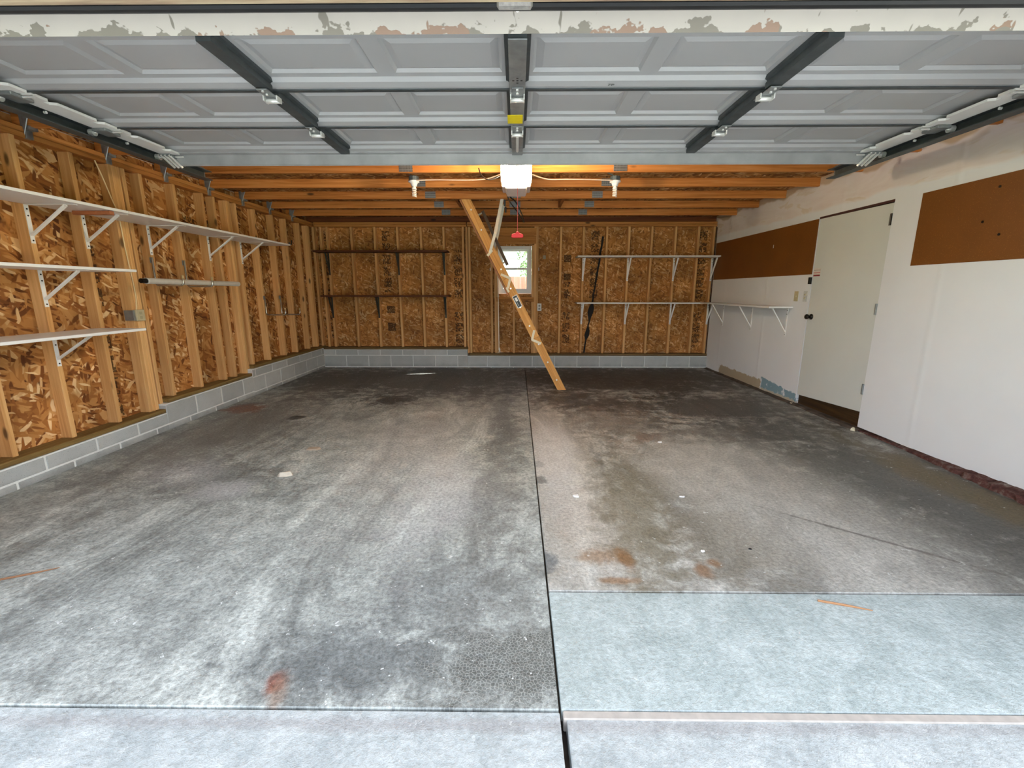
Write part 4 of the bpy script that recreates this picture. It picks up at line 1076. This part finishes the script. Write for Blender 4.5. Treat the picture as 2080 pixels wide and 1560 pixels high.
# ================================================================== LITTER ON THE FLOOR
def chip(name, x, y, sx, sy, h, mat, label, cat, rot=0, n=7, seed=1, grp=None):
    g = random.Random(seed); P = []
    for k in range(n):
        a = 2 * math.pi * k / n; r = g.uniform(.6, 1.)
        P.append((math.cos(a) * sx * r, math.sin(a) * sy * r))
    c, s = math.cos(R(rot)), math.sin(R(rot)); P = [(x + a * c - b * s, y + a * s + b * c) for a, b in P]
    vb = [(a, b, .0) for a, b in P]; vt = [(x + (a - x) * .8, y + (b - y) * .8, h * g.uniform(.4, 1.)) for a, b in P]
    m = MB().add(vb + vt + [(x, y, h * .7)], [tuple(reversed(range(n)))] + [(k, (k + 1) % n, n + (k + 1) % n, n + k) for k in range(n)] + [(n + k, n + (k + 1) % n, 2 * n) for k in range(n)])
    return tag(m.build(name, mat), label, cat, grp)
LEAF = plain('dry pale leaf', (206, 192, 172), .8, var=.2); PAPER = plain('white paper scrap', (232, 230, 226), .8, var=.04)
chip('dry_leaf', -1.692, 3.02, .075, .035, .035, LEAF, 'curled pale dry leaf on the left slab', 'leaf', 15, 9, 4)
chip('dry_leaf', -1.74, 3.57, .08, .05, .012, plain('tan leaf', (168, 150, 130), .8), 'flat tan leaf farther back on the left slab', 'leaf', 0, 8, 6)
chip('paper_scrap', .391, 2.70, .028, .02, .012, PAPER, 'white scrap by the centre joint on the tan slab', 'scrap', 0, 7, 8)
chip('paper_scrap', 1.085, 2.70, .022, .012, .008, PAPER, 'white scrap on the middle of the tan slab', 'scrap', 0, 6, 9)
chip('paper_scrap', .965, 2.08, .016, .010, .008, PAPER, 'white scrap near the front of the tan slab', 'scrap', 20, 6, 10)
chip('paper_scrap', 1.22, 2.10, .014, .008, .006, BLACK, 'small black scrap near the front of the tan slab', 'scrap', 0, 6, 12)
chip('pebble', 1.28, 3.77, .024, .014, .01, PAPER, 'white crumb on the tan slab toward the door', 'crumb', 0, 6, 14)
chip('foam_lump', 3.25, 4.14, .022, .03, .03, CREAM, 'cream foam lump at the hinge side of the door foot', 'foam', 0, 8, 15)
chip('foam_lump', 3.28, 5.17, .02, .03, .02, CREAM, 'cream foam lump at the knob side of the door foot', 'foam', 0, 8, 16)
for (a, b, lab, mt) in (((1.31, 1.705, .004), (1.50, 1.645, .004), 'thin tan stick on the clean front slab', (176, 128, 88)), ((-2.42, 1.80, .004), (-2.22, 1.90, .004), 'thin brown twig at the left edge of the slab', (140, 100, 70))):
    tag(MB().tube([a, [(a[i] + b[i]) / 2 + (.008 if i == 0 else 0) for i in range(3)], b], [.005, .005, .002], 6).build('twig', plain('twig %d' % mt[0], mt, .8)), lab, 'stick')
# rust cone of dirt and screw specks would be flat marks; they belong to the slab

# ================================================================== SEEN THROUGH THE WINDOW
fence = thing('garden_fence', (-.2, 12, -.3), 'reddish board fence seen through the window', 'fence')
FW = wood('red fence paled by haze', (214, 158, 140), (196, 138, 120), (168, 110, 94), 'z', knots=False)  # reds lightened: haze and overexposure of the view put into the colour
for k in range(40): piece('fence_board', (.14, .02, 2.0), (-3.2 + k * .146, 12.0, .69), FW, fence, .004)
for z in (.2, 1.3): piece('fence_rail', (6, .04, .09), (-.3, 12.03, z), FW, fence, .004)
hs = thing('neighbour_house', (-1.5, 19, -.3), 'pale lap sided house seen through the window', 'house')
SID = plain('pale blue siding', (220, 224, 226), .7, var=.03)
for k in range(18): MB().prism([(0, 18.0, -.3 + k * .22), (0, 17.97, -.3 + k * .22), (0, 17.995, -.3 + k * .22 + .225), (0, 18.0, -.3 + k * .22 + .225)], (-7, 0, 0), (.0, 0, 0)).build('siding_board', SID, hs)
MB().bb((-7, 18.0, -.3), (0, 22, 3.7)).build('wall', SID, hs)
MB().prism([(0, 17.6, 3.66), (0, 20, 5.2), (0, 22.4, 3.66)], (-7.3, 0, 0), (.3, 0, 0)).build('roof', plain('brown shingles', (110, 96, 88), .9), hs)
wnd = MB().bb((-.62, 17.93, 1.7), (.0 - .05, 17.99, 2.35)).build('window', WVIN, hs)
MB().bb((-.56, 17.92, 1.76), (-.11, 17.95, 2.29)).build('pane', plain('bright blind', (214, 222, 228), .4), wnd)
tr_ = thing('tree', (.9, 15, -.3), 'leafy green tree seen through the window', 'tree')
MB().tube([(.9, 15, -.35), (.92, 15, 1.2), (.88, 15, 2.6)], [.11, .08, .04], 8).build('trunk', plain('bark', (90, 72, 56), .9), tr_)
g = random.Random(2); m = MB()
for k in range(2600):
    a = g.uniform(0, 6.283); u = g.uniform(-1, 1); rr = g.random() ** .4
    c = Vector((.95 + rr * .95 * math.cos(a) * math.sqrt(1 - u * u), 15 + rr * .9 * math.sin(a) * math.sqrt(1 - u * u), 2.5 + rr * 1.7 * u))
    e1 = Vector((g.uniform(-1, 1), g.uniform(-1, 1), g.uniform(-1, 1))).normalized() * .06; e2 = e1.orthogonal().normalized() * .035
    m.add([c - e1, c + e2, c + e1, c - e2], [(0, 1, 2, 3)])
tag(m.build('foliage', plain('green leaves', (110, 150, 84), .7, var=.2), tr_), kind='stuff')
